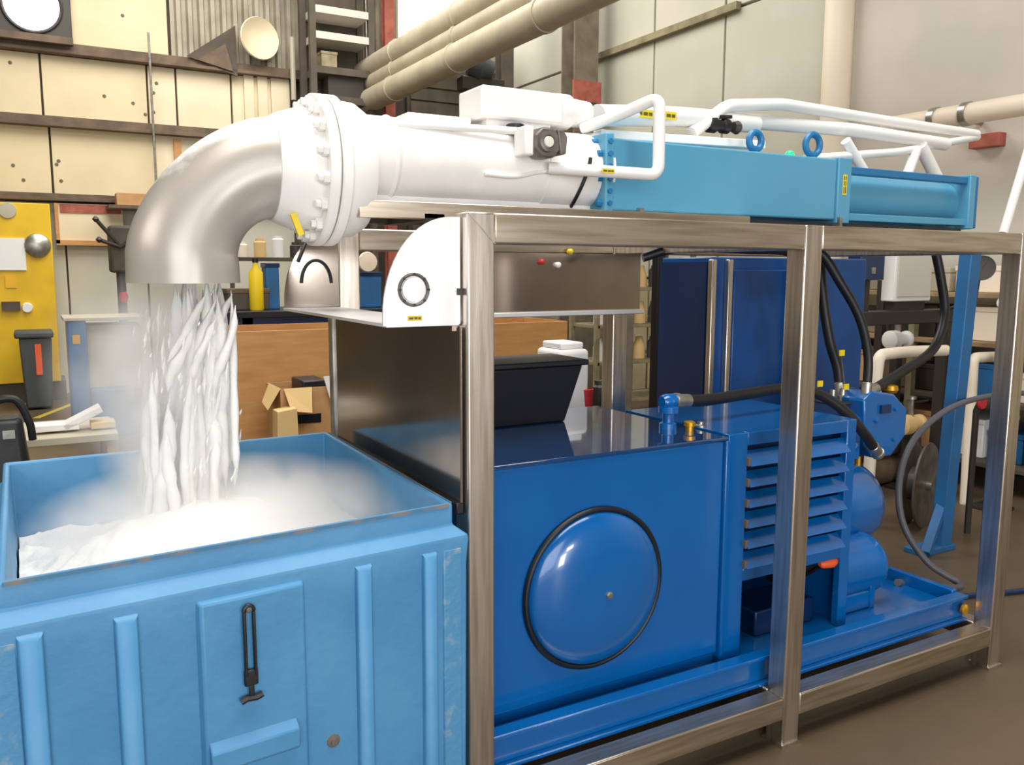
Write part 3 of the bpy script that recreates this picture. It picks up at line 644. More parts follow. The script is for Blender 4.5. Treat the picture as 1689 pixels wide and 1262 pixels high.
# actuator
av = thing('valve_actuator', 'grey cast valve actuator with a round pale centre on the pipe', 'valve', (1.38, 2.2, 1.86))
c = at(900, 236, Y=2.2)
hexpts = [(c.x+math.cos(a)*.050, 2.185, c.z+math.sin(a)*.047) for a in [PI/8+k*PI/4 for k in range(8)]]
MB().prism(hexpts, (0, .06, 0)).build('casting', 'valve_grey', av, bevel=.006, smooth=20)
MB().prism([(p[0]+.03, 2.18, p[2]) for p in [(c.x+.01, 0, c.z-.035), (c.x+.03, 0, c.z-.03), (c.x+.035, 0, c.z+.02), (c.x+.02, 0, c.z+.04), (c.x, 0, c.z+.04)]], (0, .055, 0)).build('side_lug', 'valve_grey', av, bevel=.004)
MB().lathe((c.x-.006, 2.185, c.z), (0, -1, 0), [(0, .03), (.012, .028), (.014, .02), (.01, .018)], 20).build('center_boss', 'valve_grey', av)
MB().lathe((c.x-.006, 2.174, c.z), (0, -1, 0), [(0, .017), (.006, .015), (.007, .001)], 16).build('pale_dial', 'glass_dial', av)
MB().lathe((c.x, 2.245, c.z), (0, 1, 0), [(0, .02), (.03, .02)], 12).build('stem', 'valve_grey', av)
MB().box(c.x-.075, c.x-.045, 2.19, 2.26, c.z-.04, c.z+.045).build('white_bracket', 'white_plain', av, bevel=.006)

def pipe(pts, r, name, label, m='white_plain', fr_=.04, cat='pipe'):
    P_ = fillet([p if isinstance(p, V) else at(p[0], p[1], Y=p[2]) for p in pts], fr_)
    t = MB().tube(P_, r, 16).build(name, m, smooth=60); tag(t, label, cat, 'white insulated pipes over the press' if name in ('insulated_pipe', 'pipe_strut') else None); return t
lp = pipe([(905, 277, 2.24), (1000, 283, 2.15), (1086, 289, 2.12), (1088, 160, 2.12), (1020, 190, 2.25), (960, 212, 2.36)], .0185, 'insulated_loop', 'white insulated pipe bent into a square loop in front of the press', fr_=.035)
l = at(1000, 283, Y=2.14); label_plate(lp, (l.x, 2.130, l.z+.001), (1, 0, 0), (0, 0, 1), .045, .014, 1)
tk2 = pipe([(985, 190, 2.42), (1110, 192, 2.5), (1165, 196, 2.55), (1245, 205, 2.6)], .036, 'insulated_pipe', 'thick white insulated pipe with yellow labels behind the loop', fr_=.1)
for px, py in ((1060, 188), (1098, 191)):
    l = at(px, py, Y=2.43); label_plate(tk2, (l.x, 2.422, l.z), (.995, 0, .0), (0, 0, 1), .085, .028, 1)
pipe([(1140, 220, 2.5), (1200, 174, 2.55), (1290, 172, 2.6), (1450, 198, 2.7), (1610, 222, 2.75)], .024, 'insulated_pipe', 'uppermost white pipe cranked over the press and running right')
pipe([(1232, 200, 2.62), (1400, 214, 2.66), (1560, 238, 2.7)], .030, 'insulated_pipe', 'straight white pipe directly behind the two lifting eyes')
pipe([(1328, 262, 2.6), (1480, 251, 2.66), (1612, 226, 2.75)], .018, 'insulated_pipe', 'thin white pipe rising right above the press cylinder')
pipe([(1512, 246, 2.66), (1485, 320, 2.66)], .024, 'pipe_strut', 'left white strut of the pair propping the pipes', cat='strut')
pipe([(1518, 240, 2.68), (1560, 325, 2.68)], .030, 'pipe_strut', 'right, fatter white strut of the pair propping the pipes', cat='strut')
pipe([(1395, 232, 2.62), (1450, 325, 2.62)], .022, 'pipe_strut', 'white strut leaning right behind the yellow-labelled flange', cat='strut')
q = at(1000, 228, Y=2.48); q2 = at(1255, 240, Y=2.48)
st = tag(MB().bar(at(985, 222, Y=2.46), at(1255, 240, Y=2.46), .05, .03).build('cable_tray', 'white_plain', bevel=.003), 'flat white cable tray just above the blue press body', 'tray')
q = at(1183, 207, Y=2.52)
bv_ = thing('black_valve', 'small black ball valve between white pipes over the press', 'valve', q)
MB().lathe(q-V((.05, 0, 0)), (1, 0, 0), [(0, .02), (.006, .03), (.035, .03), (.04, .022), (.07, .022), (.074, .028), (.1, .028), (.105, .02)], 16).build('body', 'black_rubber', bv_)
MB().bar(q+V((0, -.01, .03)), q+V((.06, -.01, .035)), .012, .012).build('lever', 'black_rubber', bv_)
MB().lathe(q+V((.08, 0, .0)), (1, 0, 0), [(0, .02), (.02, .026), (.03, .02)], 12).build('coupling', 'frame_dark', bv_)

# distant right wall pipe and slanting pipe
a_ = at(1480, 207, X=6.0); c_ = at(1740, 152, X=6.0)
pg = tag(MB().tube([(6.0, a_.y+.1, a_.z), (6.0, c_.y, a_.z+.0)], .075, 20).build('wall_pipe', 'cream_pipe'), 'cream pipe running along the right wall at the frame corner', 'pipe')
for k in (.3, .55): MB().tube([(6.0, a_.y-k, a_.z), (6.0, a_.y-k-.05, a_.z)], .087, 20).build('pipe_clamp', 'galv', pg)
MB().tube([(6.0, a_.y-.4, a_.z), (6.48, a_.y-.4, a_.z)], .02, 8).build('wall_bracket', 'galv', pg)
o = pipe([(1655, 385, 2.75), (1700, 235, 2.75)], .024, 'slanting_pipe', 'white pipe slanting up out of view at the right edge')
# red box on right wall
p = at(1625, 232, X=6.38); tag(box(6.36, 6.45, p.y-.12, p.y+.12, p.z-.05, p.z+.05).build('red_sign', 'rust_red', bevel=.006), 'faded red sign on the right wall', 'sign')

# ================================================================== ICE BIN
bn = thing('ice_bin', 'light blue moulded plastic bin filling with dry ice snow', 'bin', (.38, 2.25, 0))
ZR = 1.0
FL, FR_, BR, BL = V((-.085, 1.696, 0)), V((.842, 1.782, 0)), V((.853, 2.797, 0)), V((-.098, 2.782, 0))
def offs(d):
    """quad corners moved outward by d"""
    cs = [FL, FR_, BR, BL]; out = []
    for i in range(4):
        p, a, b_ = cs[i], cs[i-1], cs[(i+1) % 4]
        e1 = (p-a).normalized(); e2 = (b_-p).normalized(); n1 = V((e1.y, -e1.x, 0)); n2 = V((e2.y, -e2.x, 0))
        k = 1/(1+n1.dot(n2)); out.append(p+(n1+n2)*k*d)
    return out
levels = [(.0, .42), (.0, .44), (-.0, ZR)]
g = MB(); L = []
prof_b = [(.022, .10), (.026, .86), (.030, .918), (.028, .926), (.000, .948), (.0, ZR-.006), (-.003, ZR), (-.012, ZR), (-.016, ZR-.006), (-.028, .5), (-.04, .22)]
for d, z in prof_b:
    L += [V((p.x, p.y, z)) for p in offs(d)]
nf = len(prof_b)
fs = [(i*4+k, i*4+(k+1) % 4, (i+1)*4+(k+1) % 4, (i+1)*4+k) for i in range(nf-1) for k in range(4)]
fs += [(3, 2, 1, 0), tuple((nf-1)*4+k for k in range(4))]
g.add(L, fs)
shell = g.build('shell', 'bin_blue', bn, bevel=.004, smooth=30)
MB().add([V((p.x, p.y, z)) for z in (.0, .10) for p in offs(-.05)], [(3, 2, 1, 0), (4, 5, 6, 7), (0, 1, 5, 4), (1, 2, 6, 5), (2, 3, 7, 6), (3, 0, 4, 7)]).build('pallet_base', 'bin_blue', bn)
for a_, b_, nm in ((0, 1, 'front'), (1, 2, 'right')):
    p, q = offs(.0005)[a_], offs(.0005)[b_]; d = (q-p).normalized(); nn = V((d.y, -d.x, 0))
    MB().bar(V((p.x, p.y, ZR-.004))+d*.01, V((q.x, q.y, ZR-.004))-d*.01, .003, .008).build('worn_edge', 'bin_worn', bn)
# front face plane
fo = offs(.024); e = (fo[1]-fo[0]).normalized(); nrm = V((e.y, -e.x, 0))
def on_front(px, py): return atp(px, py, fo[0], nrm)
def rib(p, q_, zt, parent, w=.03, d=.02, nm='rib', m='bin_blue', zb=.12):
    """half round vertical rib between front face points p and q_ (x direction) with a sloped top"""
    c = V((p.x, p.y, 0)); pts_b, pts_t = [], []
    for k in range(9):
        a = PI*k/8; o_ = e*(-math.cos(a))*w/2+nrm*(math.sin(a)**.7*d if 0 < k < 8 else -.004)
        pts_b.append(c+o_+V((0, 0, zb))); pts_t.append(c+o_+V((0, 0, zt-(.02*math.sin(a)))))
    n = 9
    MB().add(pts_b+pts_t, [tuple(range(n))[::-1], tuple(range(n, 2*n))]+[(i, (i+1) % n, n+(i+1) % n, n+i) for i in range(n)]).build(nm, m, parent, smooth=60)
for px, py, ww in ((48, 1045, .044), (206, 1015, .044), (597, 932, .04), (706, 912, .038)):
    p = on_front(px, py); rib(p, None, p.z+.006, bn, ww)
# corner pilaster (scuffed)
p = on_front(745, 905); MB().prism([V((p.x, p.y, .12))-e*.028-nrm*.003, V((p.x, p.y, .12))-e*.024+nrm*.006, V((p.x, p.y, .12))+e*.022+nrm*.006, V((p.x, p.y, .12))+e*.028-nrm*.003], (0, 0, p.z-.12)).build('corner_pilaster', 'bin_scuffed', bn, bevel=.002)
p = on_front(10, 1062); MB().prism([V((p.x, p.y, .12))-e*.03-nrm*.003, V((p.x, p.y, .12))-e*.03+nrm*.005, V((p.x, p.y, .12))+e*.012+nrm*.005, V((p.x, p.y, .12))+e*.018-nrm*.003], (0, 0, p.z-.12)).build('corner_pilaster', 'bin_scuffed', bn, bevel=.002)
# latch pad
p0, p1 = on_front(318, 990), on_front(502, 955)
MB().hexa([V((p0.x, p0.y, .12))-nrm*.004, V((p1.x, p1.y, .12))-nrm*.004, V((p1.x, p1.y, .12))-e*.01+nrm*.018, V((p0.x, p0.y, .12))+e*.01+nrm*.018,
           V((p0.x, p0.y, p0.z))-nrm*.004, V((p1.x, p1.y, p0.z))-nrm*.004, V((p1.x, p1.y, p0.z-.008))-e*.01+nrm*.018, V((p0.x, p0.y, p0.z-.008))+e*.01+nrm*.018]).build('latch_pad', 'bin_blue', bn, bevel=.005)
fo2 = fo[0]+nrm*.018
def on_pad(px, py): return atp(px, py, fo2, nrm)
# grip ledge low on the pad
a, b_ = on_pad(345, 1225), on_pad(490, 1192)
MB().prism([a-nrm*.004, a+nrm*.018-V((0, 0, .02)), a+nrm*.018-V((0, 0, .06)), a-nrm*.004-V((0, 0, .075))], e*(b_-a).length).build('grip_ledge', 'bin_blue', bn, bevel=.003)
# rubber latch strap
lt = MB()
a, b_ = on_pad(406, 1000), on_pad(413, 1110); c2 = on_pad(416, 1150)
UP = V((0, 0, 1)); off = nrm*.010
ac = (a+b_)/2
for s_ in (-1, 1): lt.bar(V((ac.x, ac.y, a.z-.008))+e*s_*.0095+off, V((ac.x, ac.y, b_.z))+e*s_*.0095+off, .006, .010, nrm)
strap = lt.build('latch_strap', 'black_rubber', bn, bevel=.002)
top = V((ac.x, ac.y, a.z-.008))+off
MB().tube([top+e*(-math.cos(t))*.0095+UP*math.sin(t)*.012 for t in [k*PI/8 for k in range(9)]], .0048, 8).build('strap_eye', 'black_rubber', strap)
MB().box(-1, 1, -1, 1, -1, 1)
low = V((ac.x, ac.y, b_.z))+off
MB().hexa([low-e*.014-UP*.022-off*.6, low+e*.014-UP*.022-off*.6, low+e*.014-UP*.022+off*.4, low-e*.014-UP*.022+off*.4, low-e*.014+UP*.012-off*.6, low+e*.014+UP*.012-off*.6, low+e*.014+UP*.012+off*.4, low-e*.014+UP*.012+off*.4]).build('strap_block', 'black_rubber', strap, bevel=.003)
MB().bar(low-UP*.02, low-UP*.052, .010, .008, nrm).build('strap_stem', 'black_rubber', strap, bevel=.002)
MB().tube([low-UP*.052-e*.022, low-UP*.048-e*.01, low-UP*.05+e*.01, low-UP*.046+e*.022], .007, 8).build('strap_toggle', 'black_rubber', strap)
MB().lathe(top+UP*.004, nrm, [(-.01, .006), (.004, .006), (.006, .004)], 10).build('rivet', 'rusty', strap)
p = on_front(550, 1222)
MB().lathe(p-nrm*.002, nrm, [(0, .016), (.004, .015), (.006, .008), (.010, .007)], 12).build('rusty_bolt', 'rusty', bn)

# snow heap in the bin
g = MB(); NX, NY = 90, 100; cs = offs(-.026)
def hsnow(x, y):
    h = .775+.17*math.exp(-((x-.36)**2/.11+(y-2.30)**2/.10))+.08*math.exp(-((x-.25)**2/.2+(y-1.8)**2/.05))
    h += .022*NZ.noise(V((x*9, y*9, 0)))+.012*NZ.noise(V((x*26, y*26, 3)))+.006*NZ.noise(V((x*70, y*70, 5)))
    return min(h, .985)
vs = []
for j in range(NY+1):
    for i in range(NX+1):
        u, v_ = i/NX, j/NY; p = (cs[0]*(1-u)+cs[1]*u)*(1-v_)+(cs[3]*(1-u)+cs[2]*u)*v_
        vs.append((p.x, p.y, hsnow(p.x, p.y)))
fs = [(j*(NX+1)+i, j*(NX+1)+i+1, (j+1)*(NX+1)+i+1, (j+1)*(NX+1)+i) for j in range(NY) for i in range(NX)]
tag(g.add(vs, fs).build('snow_heap', 'snow', smooth=60), 'heaped white dry ice snow inside the blue bin', 'dry ice', kind='stuff')

# falling stream: ragged ropes and flakes of snow
g = MB(); ox = arc(PI/2).x
zt, zb = 1.535, .90
def rope(x, y, z0, z1, r, drift, n=26):
    pts, rr_ = [], []; s_ = R()*50
    for k in range(n+1):
        t = k/n; z = z0+(z1-z0)*t
        dx = drift*t+.014*NZ.noise(V((s_, t*2, 0))); dy = .014*NZ.noise(V((s_+9, t*2, 0)))
        pts.append((x+dx, y+dy, z))
        tp_ = min(1, t*5, (1-t)*7)
        rr_.append(max(.0008, r*tp_*(.7+.6*abs(NZ.noise(V((s_+3, t*4, 1)))))))
    g.tube(pts, rr_, 7)
for k in range(34):    # broad bright ropes on the right half, from the lip down to the heap
    x, y = ox-.02+.13*R(), AY-.07+.15*R()
    rope(x, y, zt-.10*R(), .91+.1*R(), .010+.016*R(), -.02+.03*R(), 34)
for k in range(40):    # ropes that show only lower down, spreading left
    x, y = ox-.11+.17*R(), AY-.09+.17*R()
    z0 = 1.30-.22*R(); rope(x, y, z0, .88, .009+.016*R(), -.035*R(), 26)
for k in range(22):    # thin wisps leaving the lip at a slant
    x, y = ox+.12*R(), AY-.08+.14*R(); z0 = zt-.02-.12*R()
    rope(x, y, z0, z0-.12-.2*R(), .006+.008*R(), -.05-.05*R(), 16)
for k in range(260):
    a, q = R()*2*PI, math.sqrt(R())*.13; z = .93+R()*.50
    x, y = ox+math.cos(a)*q, AY+math.sin(a)*q; s_ = .002+.004*R(); hh = s_*(2+6*R())
    g.add([(x-s_, y, z), (x, y-s_, z), (x+s_, y, z), (x, y+s_, z), (x+.004, y, z+hh), (x-.002, y, z-hh)], [(0, 1, 4), (1, 2, 4), (2, 3, 4), (3, 0, 4), (1, 0, 5), (2, 1, 5), (3, 2, 5), (0, 3, 5)])
tag(g.build('snow_stream', 'snow', smooth=60), 'ragged white snow stream falling from the elbow into the bin', 'dry ice', kind='stuff')

def blob(c, rx, ry, rz, m, name, label, z0=None):
    bm = bmesh.new(); bmesh.ops.create_icosphere(bm, subdivisions=3, radius=1)
    me = bpy.data.meshes.new(name)
    for v_ in bm.verts: v_.co = V((v_.co.x*rx, v_.co.y*ry, v_.co.z*rz))
    bm.to_mesh(me); bm.free(); me.materials.append(M[m]); me.shade_smooth()
    o = bpy.data.objects.new(name, me); C.objects.link(o); o.location = c; WO[o] = V(c)
    tag(o, label, 'mist', kind='stuff'); return o
blob((ox-.06, AY, 1.20), .19, .2, .40, 'mist_dense', 'cold_mist', 'dense cold mist wrapped around the falling snow')
blob((ox-.19, AY+.02, 1.30), .17, .15, .25, 'mist', 'cold_mist', 'thin grey mist drifting left of the falling snow')
blob((.44, 2.30, .91), .52, .52, .12, 'mist_low', 'cold_mist', 'low mist spreading over the snow inside the bin')

# ================================================================== BLUE POLE RIGHT
pt, pb_ = at(1603, 400, Y=2.85), at(1550, 905, Y=2.85)
bp = thing('blue_stand', 'slim blue steel stand with a splayed foot right of the frame', 'stand', (pb_.x, 2.85, 0))
MB().bar((pb_.x, 2.85, .0), (pt.x, 2.85, pt.z+.05), .09, .075, (0, 1, 0)).build('upright', 'machine_blue', bp, bevel=.006)
MB().bar((pb_.x-.2, 2.8, .02), (pb_.x-.01, 2.85, .25), .05, .04).build('brace', 'machine_blue', bp, bevel=.004)
MB().box(pb_.x-.22, pb_.x+.07, 2.8, 2.92, 0, .03).build('foot', 'machine_blue', bp, bevel=.004)

# ================================================================== CLUTTER SEEN THROUGH THE FRAME (right)
def crate(name, lab, cat, x0, x1, y0, y1, z0, z1, m, lid=None, lm=None):
    t = thing(name, lab, cat, ((x0+x1)/2, (y0+y1)/2, z0))
    box(x0, x1, y0, y1, z0, z1).build('body', m, t, bevel=.008)
    box(x0-.006, x1+.006, y0-.006, y1+.006, z1-.03, z1+.006).build('lid', lm or m, t, bevel=.004)
    return t
# long dark bench with pipes behind
rk = thing('storage_rack', 'long olive storage rack along the right wall behind the stainless stand', 'rack', (6.05, 5.2, 0))
RX0, RX1, RY0, RY1 = 5.75, 6.35, 2.9, 7.6
for y in (2.92, 4.1, 5.3, 6.45, 7.58):
    for x in (RX0+.02, RX1-.02): box(x-.025, x+.025, y-.025, y+.025, 0, 1.62).build('upright', 'olive', rk)
for z in (.18, .62, 1.02, 1.36): box(RX0, RX1, RY0, RY1, z, z+.035).build('shelf', 'tan_board' if z > .9 else 'dark_brown', rk, bevel=.004)
spec = [('cardboard', .42), ('olive', .3), ('cream_pipe', .38), ('pale_shelf', .3), ('tan_board', .46), ('machine_blue', .26), ('white_plain', .3), ('frame_dark', .44), ('rust_red', .2), ('girt_brown', .4), ('corrugated', .34)]
names = {'cardboard': ('carton', 'brown cardboard carton'), 'olive': ('parts_box', 'olive parts box'), 'cream_pipe': ('parts_box', 'cream parts box'), 'pale_shelf': ('parts_box', 'pale beige parts box'), 'tan_board': ('carton', 'tan flattened carton'), 'machine_blue': ('parts_box', 'blue parts box'), 'white_plain': ('carton', 'white carton'), 'frame_dark': ('toolbox', 'dark metal toolbox'), 'rust_red': ('toolbox', 'rusty red toolbox'), 'girt_brown': ('toolbox', 'dull brown toolbox'), 'corrugated': ('parts_box', 'khaki parts box')}
for si, (z, zn) in enumerate(((.215, 'lowest shelf'), (.655, 'second shelf from the floor'), (1.055, 'third shelf from the floor'), (1.395, 'top shelf'))):
    y = RY0+.08; order = spec[:]; random.Random(si+3).shuffle(order); k = 0
    while y < RY1-.4 and k < len(order):
        mm, ww = order[k]; nm, ds = names[mm]; hh = (.16+.14*R()) if z < 1.3 else (.08+.12*R()); ww *= .85+.3*R()
        o = crate(nm, f'{ds} on the {zn} of the olive rack', 'box', RX0+.05+R()*.08, RX1-.06, y, y+ww*.9, z+.001, z+hh, mm); o['group'] = 'boxes stored on the olive rack'; y += ww+.02; k += 1
# foreground machinery behind the frame right: grey beam, gauges, white panels
bmz = at(1540, 522, Y=3.6)
mb = thing('pipe_bench', 'dark grey pipe stand crossing behind the right bay', 'stand', (4.5, 3.7, 0))
xa_, xb_ = at(1385, 522, Y=3.6).x, at(1660, 522, Y=3.6).x
box(xa_, min(xb_+.3, 5.6), 3.6, 3.72, bmz.z-.045, bmz.z+.045).build('beam', 'frame_dark', mb, bevel=.006)
for x in (xa_+.1, 5.5): box(x-.04, x+.04, 3.62, 3.70, 0, bmz.z-.045).build('leg', 'frame_dark', mb)
zb2 = bmz.z+.045
p0, p1 = at(1468, 410, Y=3.65), at(1525, 470, Y=3.65)
wbx = thing('white_cabinet', 'small white cabinet standing on the dark pipe stand', 'box', ((p0.x+p1.x)/2, 3.65, zb2))
box(p0.x, p1.x, 3.6, 3.7, zb2+.06, p0.z+.1).build('body', 'white_plain', wbx, bevel=.008); box(p0.x+.03, p1.x-.03, 3.62, 3.68, zb2, zb2+.06).build('foot', 'frame_dark', wbx)
box(p0.x+.02, p1.x-.02, 3.59, 3.6, zb2+.09, p0.z+.06).build('door', 'beige_pink', wbx, bevel=.003)
p0, p1 = at(1410, 412, Y=3.65), at(1447, 462, Y=3.65)
nb = thing('control_box', 'navy control box with a pale switch on the dark pipe stand', 'box', ((p0.x+p1.x)/2, 3.65, zb2))
box(p0.x, p1.x, 3.6, 3.7, p1.z, p0.z+.08).build('body', 'navy', nb, bevel=.006); box((p0.x+p1.x)/2-.02, (p0.x+p1.x)/2+.02, 3.63, 3.67, zb2, p1.z).build('stem', 'frame_dark', nb)
box((p0.x+p1.x)/2-.015, (p0.x+p1.x)/2+.02, 3.592, 3.6, p1.z+.04, p1.z+.08).build('switch', 'galv', nb)
p = at(1628, 442, Y=3.3)
gg = thing('pressure_gauge', 'round pressure gauge with a cream dial behind the right post', 'gauge', (p.x, 3.35, p.z-.12))
GD = V((-.72, -.69, 0))
MB().lathe((p.x, 3.34, p.z), GD, [(0, .075), (.03, .08), (.045, .078), (.042, .066)], 28).build('case', 'frame_dark', gg)
MB().lathe(V((p.x, 3.34, p.z))+GD*.036, GD, [(0, .066), (.004, .066), (.005, .001)], 28).build('dial', 'glass_dial', gg)
MB().bar(V((p.x, 3.34, p.z))+GD*.044, V((p.x+.02, 3.32, p.z+.045))+GD*.044, .006, .003).build('needle', 'black_plastic', gg)
MB().tube([(p.x, 3.35, p.z-.07), (p.x, 3.36, p.z-.2), (p.x, 3.62, bmz.z+.02)], .012, 8).build('stem', 'frame_dark', gg)
# cream process pipes
for k, (pts, lab) in enumerate((([(1445, 625), (1450, 585), (1500, 580), (1560, 578)], 'cream bent pipe behind the sweeping black hose'), ([(1602, 700), (1605, 590), (1660, 588), (1680, 588)], 'cream bent pipe just left of the right post'))):
    q = [at(x, y, Y=3.35) for x, y in pts]; q[0] = V((q[0].x, q[0].y, 0)) if k else q[0]
    if not k: q = [V((q[0].x-.02, q[0].y, 0))]+q
    t = MB().tube(fillet(q, .05), .035, 14).build('process_pipe', 'cream_pipe'); tag(t, lab, 'pipe')
# dark stacked pipes on the floor at right
for k, (px, py, r_, lab) in enumerate(((1560, 765, .09, 'upper dark pipe of the stack on the floor at right'), (1540, 820, .11, 'thick dark pipe low in the stack on the floor at right'))):
    p = at(px, py, Y=3.5); r_ = r_
    z = .11 if k else .30
    tag(MB().lathe((4.5, 3.98+.02*k, z+.0), (1, 0, 0), [(0, r_*.8), (0, r_), (1.15, r_), (1.15, r_*.8)], 20).build('steel_pipe', 'girt_brown'), lab, 'pipe', 'dark pipes stacked on the floor')
sk2 = thing('pipe_cradle', 'low timber cradle under the dark pipes', 'cradle', (5.1, 3.98, 0))
for x in (4.7, 5.5): box(x-.04, x+.04, 3.8, 4.15, .0, .03).build('sleeper', 'tan_board', sk2); 
# round dark wheel behind the looped hose
p = at(1520, 805, Y=3.2)
wh = thing('cable_reel', 'grey cable reel standing behind the looped hose', 'reel', (p.x, 3.2, 0))
rz = .26
MB().lathe((p.x-.05, 3.25, rz), (0.35, -1, 0), [(0, rz), (.012, rz), (.013, .1), (.09, .1), (.091, rz), (.103, rz)], 28).build('drum', 'valve_grey', wh, smooth=25)
MB().tube([(p.x-.05, 3.27, rz), (p.x-.01, 3.12, rz)], .03, 12).build('hub', 'galv', wh)
# red fittings right
p = at(1625, 665, Y=2.9)
hn = thing('red_valve', 'red valve handle just left of the right post', 'valve', (p.x, 2.93, p.z))
MB().lathe((p.x, 2.93, p.z), (0, -1, 0), [(0, .035), (.01, .04), (.02, .035)], 16).build('handwheel', 'red', hn)
MB().tube([(p.x, 2.93, p.z), (p.x, 2.95, p.z-.05), (p.x+.0, 2.95, 0)], .018, 10).build('riser', 'frame_dark', hn)
# pipe runs on uprights behind (vertical dark)
for k, (px, Yd, mm, lab) in enumerate(((1455, 4.3, 'frame_dark', 'thin dark upright between the white cabinet and navy box'), (1085, 4.3, 'black_plastic', 'black upright left of the tall blue cabinet'), (1035, 4.4, 'column_grey', 'grey-green upright nearest the stainless rear post'), )):
    x = at(px, 500, Y=Yd).x; tag(MB().box(x-.03, x+.03, Yd-.03, Yd+.03, 0, 1.9).box(x-.08, x+.08, Yd-.08, Yd+.08, 0, .02).build('upright_post', mm, bevel=.003), lab, 'post')
# blue hose on floor right edge
hose([V((3.7, 2.35, .015)), V((4.3, 2.2, .015)), V((4.9, 2.3, .015)), V((5.6, 2.15, .015))], .012, 'air_hose', 'thin blue air hose lying on the floor at the right edge', 'navy')

# second small rack seen between sheet and cabinet (px 1000-1095)
sr = thing('shelf_unit', 'green-grey shelf unit seen left of the tall blue cabinet', 'shelf', (4.4, 6.3, 0))
sx0, sx1 = at(985, 500, Y=6.2).x, at(1100, 500, Y=6.2).x+.3
for x in (sx0, sx1): 
    for y in (6.2, 6.6): box(x-.02, x+.02, y-.02, y+.02, 0, 1.85).build('upright', 'olive', sr)
for z in (.35, .7, 1.03, 1.36, 1.7): box(sx0, sx1, 6.18, 6.62, z, z+.03).build('shelf_board', 'olive', sr, bevel=.003)
for i, (z, nm) in enumerate(((.73, 'second board from below'), (1.06, 'middle board'), (1.39, 'second board from the top'))):
    x = sx0+.06; j = 0
    for mm, ww in (('white_plain', .12), ('red', .08), ('frame_dark', .16), ('card_light', .14), ('bin_grey', .12)):
        cn = {'white_plain': 'white', 'red': 'red', 'frame_dark': 'dark grey', 'card_light': 'tan', 'bin_grey': 'grey'}[mm]
        if x+ww > sx1-.05: break
        o = MB().lathe((x+ww/2, 6.34, z), (0, 0, 1), [(0, ww*.42), (.10+.06*R(), ww*.42), (.175, ww*.25), (.2, ww*.25)], 14).build('can', mm); tag(o, f'{cn} can on the {nm} of the green-grey shelf unit', 'can', 'cans on the green-grey shelf unit')
        x += ww+.03; j += 1

# ================================================================== LEFT / MIDDLE BACKGROUND
# plywood crate
pw = thing('plywood_crate', 'long plywood-sided crate behind the bin', 'crate', (2.4, 6.1, 0))
PY_ = 5.8; x0, x1 = at(362, 548, Y=PY_).x, at(936, 540, Y=PY_).x
box(x0, x1, PY_, PY_+.02, .12, 1.135).build('side_board', 'plywood', pw, bevel=.003)
box(x0, x0+.02, PY_+.02, 6.5, .12, 1.135).build('end_board', 'plywood', pw); box(x1-.02, x1, PY_+.02, 6.5, .12, 1.135).build('end_board', 'plywood', pw)
box(x0+.02, x1-.02, 6.48, 6.5, .12, 1.135).build('side_board', 'plywood', pw); box(x0+.02, x1-.02, PY_+.02, 6.48, .12, .15).build('bottom_board', 'plywood', pw)
for x in (x0+.05, (x0+x1)/2, x1-.15): box(x, x+.1, PY_, 6.5, 0, .12).build('skid_runner', 'tan_board', pw)
# dark navy bench top behind it
wk = thing('work_bench', 'dark navy work bench behind the plywood crate', 'bench', (1.9, 7.1, 0))
zt0 = at(460, 512, Y=6.8).z
box(at(362, 520, Y=6.75).x, 3.3, 6.7, 7.5, zt0-.05, zt0).build('bench_top', 'black_plastic', wk, bevel=.004)
box(at(362, 520, Y=6.75).x+.03, 3.25, 6.74, 6.78, zt0-.35, zt0-.05).build('apron', 'navy', wk)
for x in (1.45, 3.2):
    for y in (6.78, 7.4): box(x-.04, x+.04, y-.04, y+.04, 0, zt0-.05).build('leg', 'navy', wk)
def bx(px0, px1, py0, py1, Y, dep, z0=None):
    a, b_ = at(px0, py0, Y=Y), at(px1, py1, Y=Y); return a.x, b_.x, Y, Y+dep, (b_.z if z0 is None else z0), a.z
# things on the bench
bt2 = thing('yellow_bottle', 'yellow bottle standing on the navy bench right of the elbow outlet', 'bottle', (at(420, 470, Y=6.9).x, 6.9, zt0))
p = at(421, 433, Y=6.9); MB().lathe((p.x, 6.9, zt0), (0, 0, 1), [(0, .05), (.01, .055), (p.z-zt0-.08, .055), (p.z-zt0-.03, .02), (p.z-zt0, .02)], 18).build('body', 'yellow', bt2)
MB().lathe((p.x, 6.9, p.z), (0, 0, 1), [(0, .024), (.03, .024)], 12).build('cap', 'black_plastic', bt2)
x_ = bx(438, 462, 435, 500, 7.0, .15, zt0); crate('blue_canister', 'upright blue canister behind the yellow bottle', 'canister', *x_, 'machine_blue', lm='navy')
x_ = bx(590, 630, 450, 500, 7.0, .2, zt0); crate('blue_canister', 'squat blue canister seen between the two guard plates', 'canister', *x_, 'machine_blue', lm='navy')
p = at(606, 432, Y=6.95)
rn = thing('bench_lamp', 'cream round lamp head above the squat blue canister', 'lamp', (p.x, 7.3, zt0))
MB().lathe((p.x, 6.95, p.z), (0, -1, 0), [(-.05, .02), (-.03, .05), (0, .085), (.02, .08), (.03, .02)], 24).build('head', 'cream_pipe', rn)
MB().tube([(p.x, 7.0, p.z), (p.x, 7.25, p.z+.03), (p.x, 7.3, zt0)], .012, 8).build('arm', 'frame_dark', rn)
x_ = bx(375, 445, 478, 512, 6.95, .3, zt0); crate('tool_case', 'dark brown tool case on the bench next to the snow stream', 'case', *x_, 'dark_brown', lm='girt_brown')
x_ = bx(400, 470, 395, 425, 7.25, .12, None)
sh2 = thing('small_shelf', 'small cluttered shelf with pale jars under the white neck', 'shelf', (x_[0], 7.3, zt0))
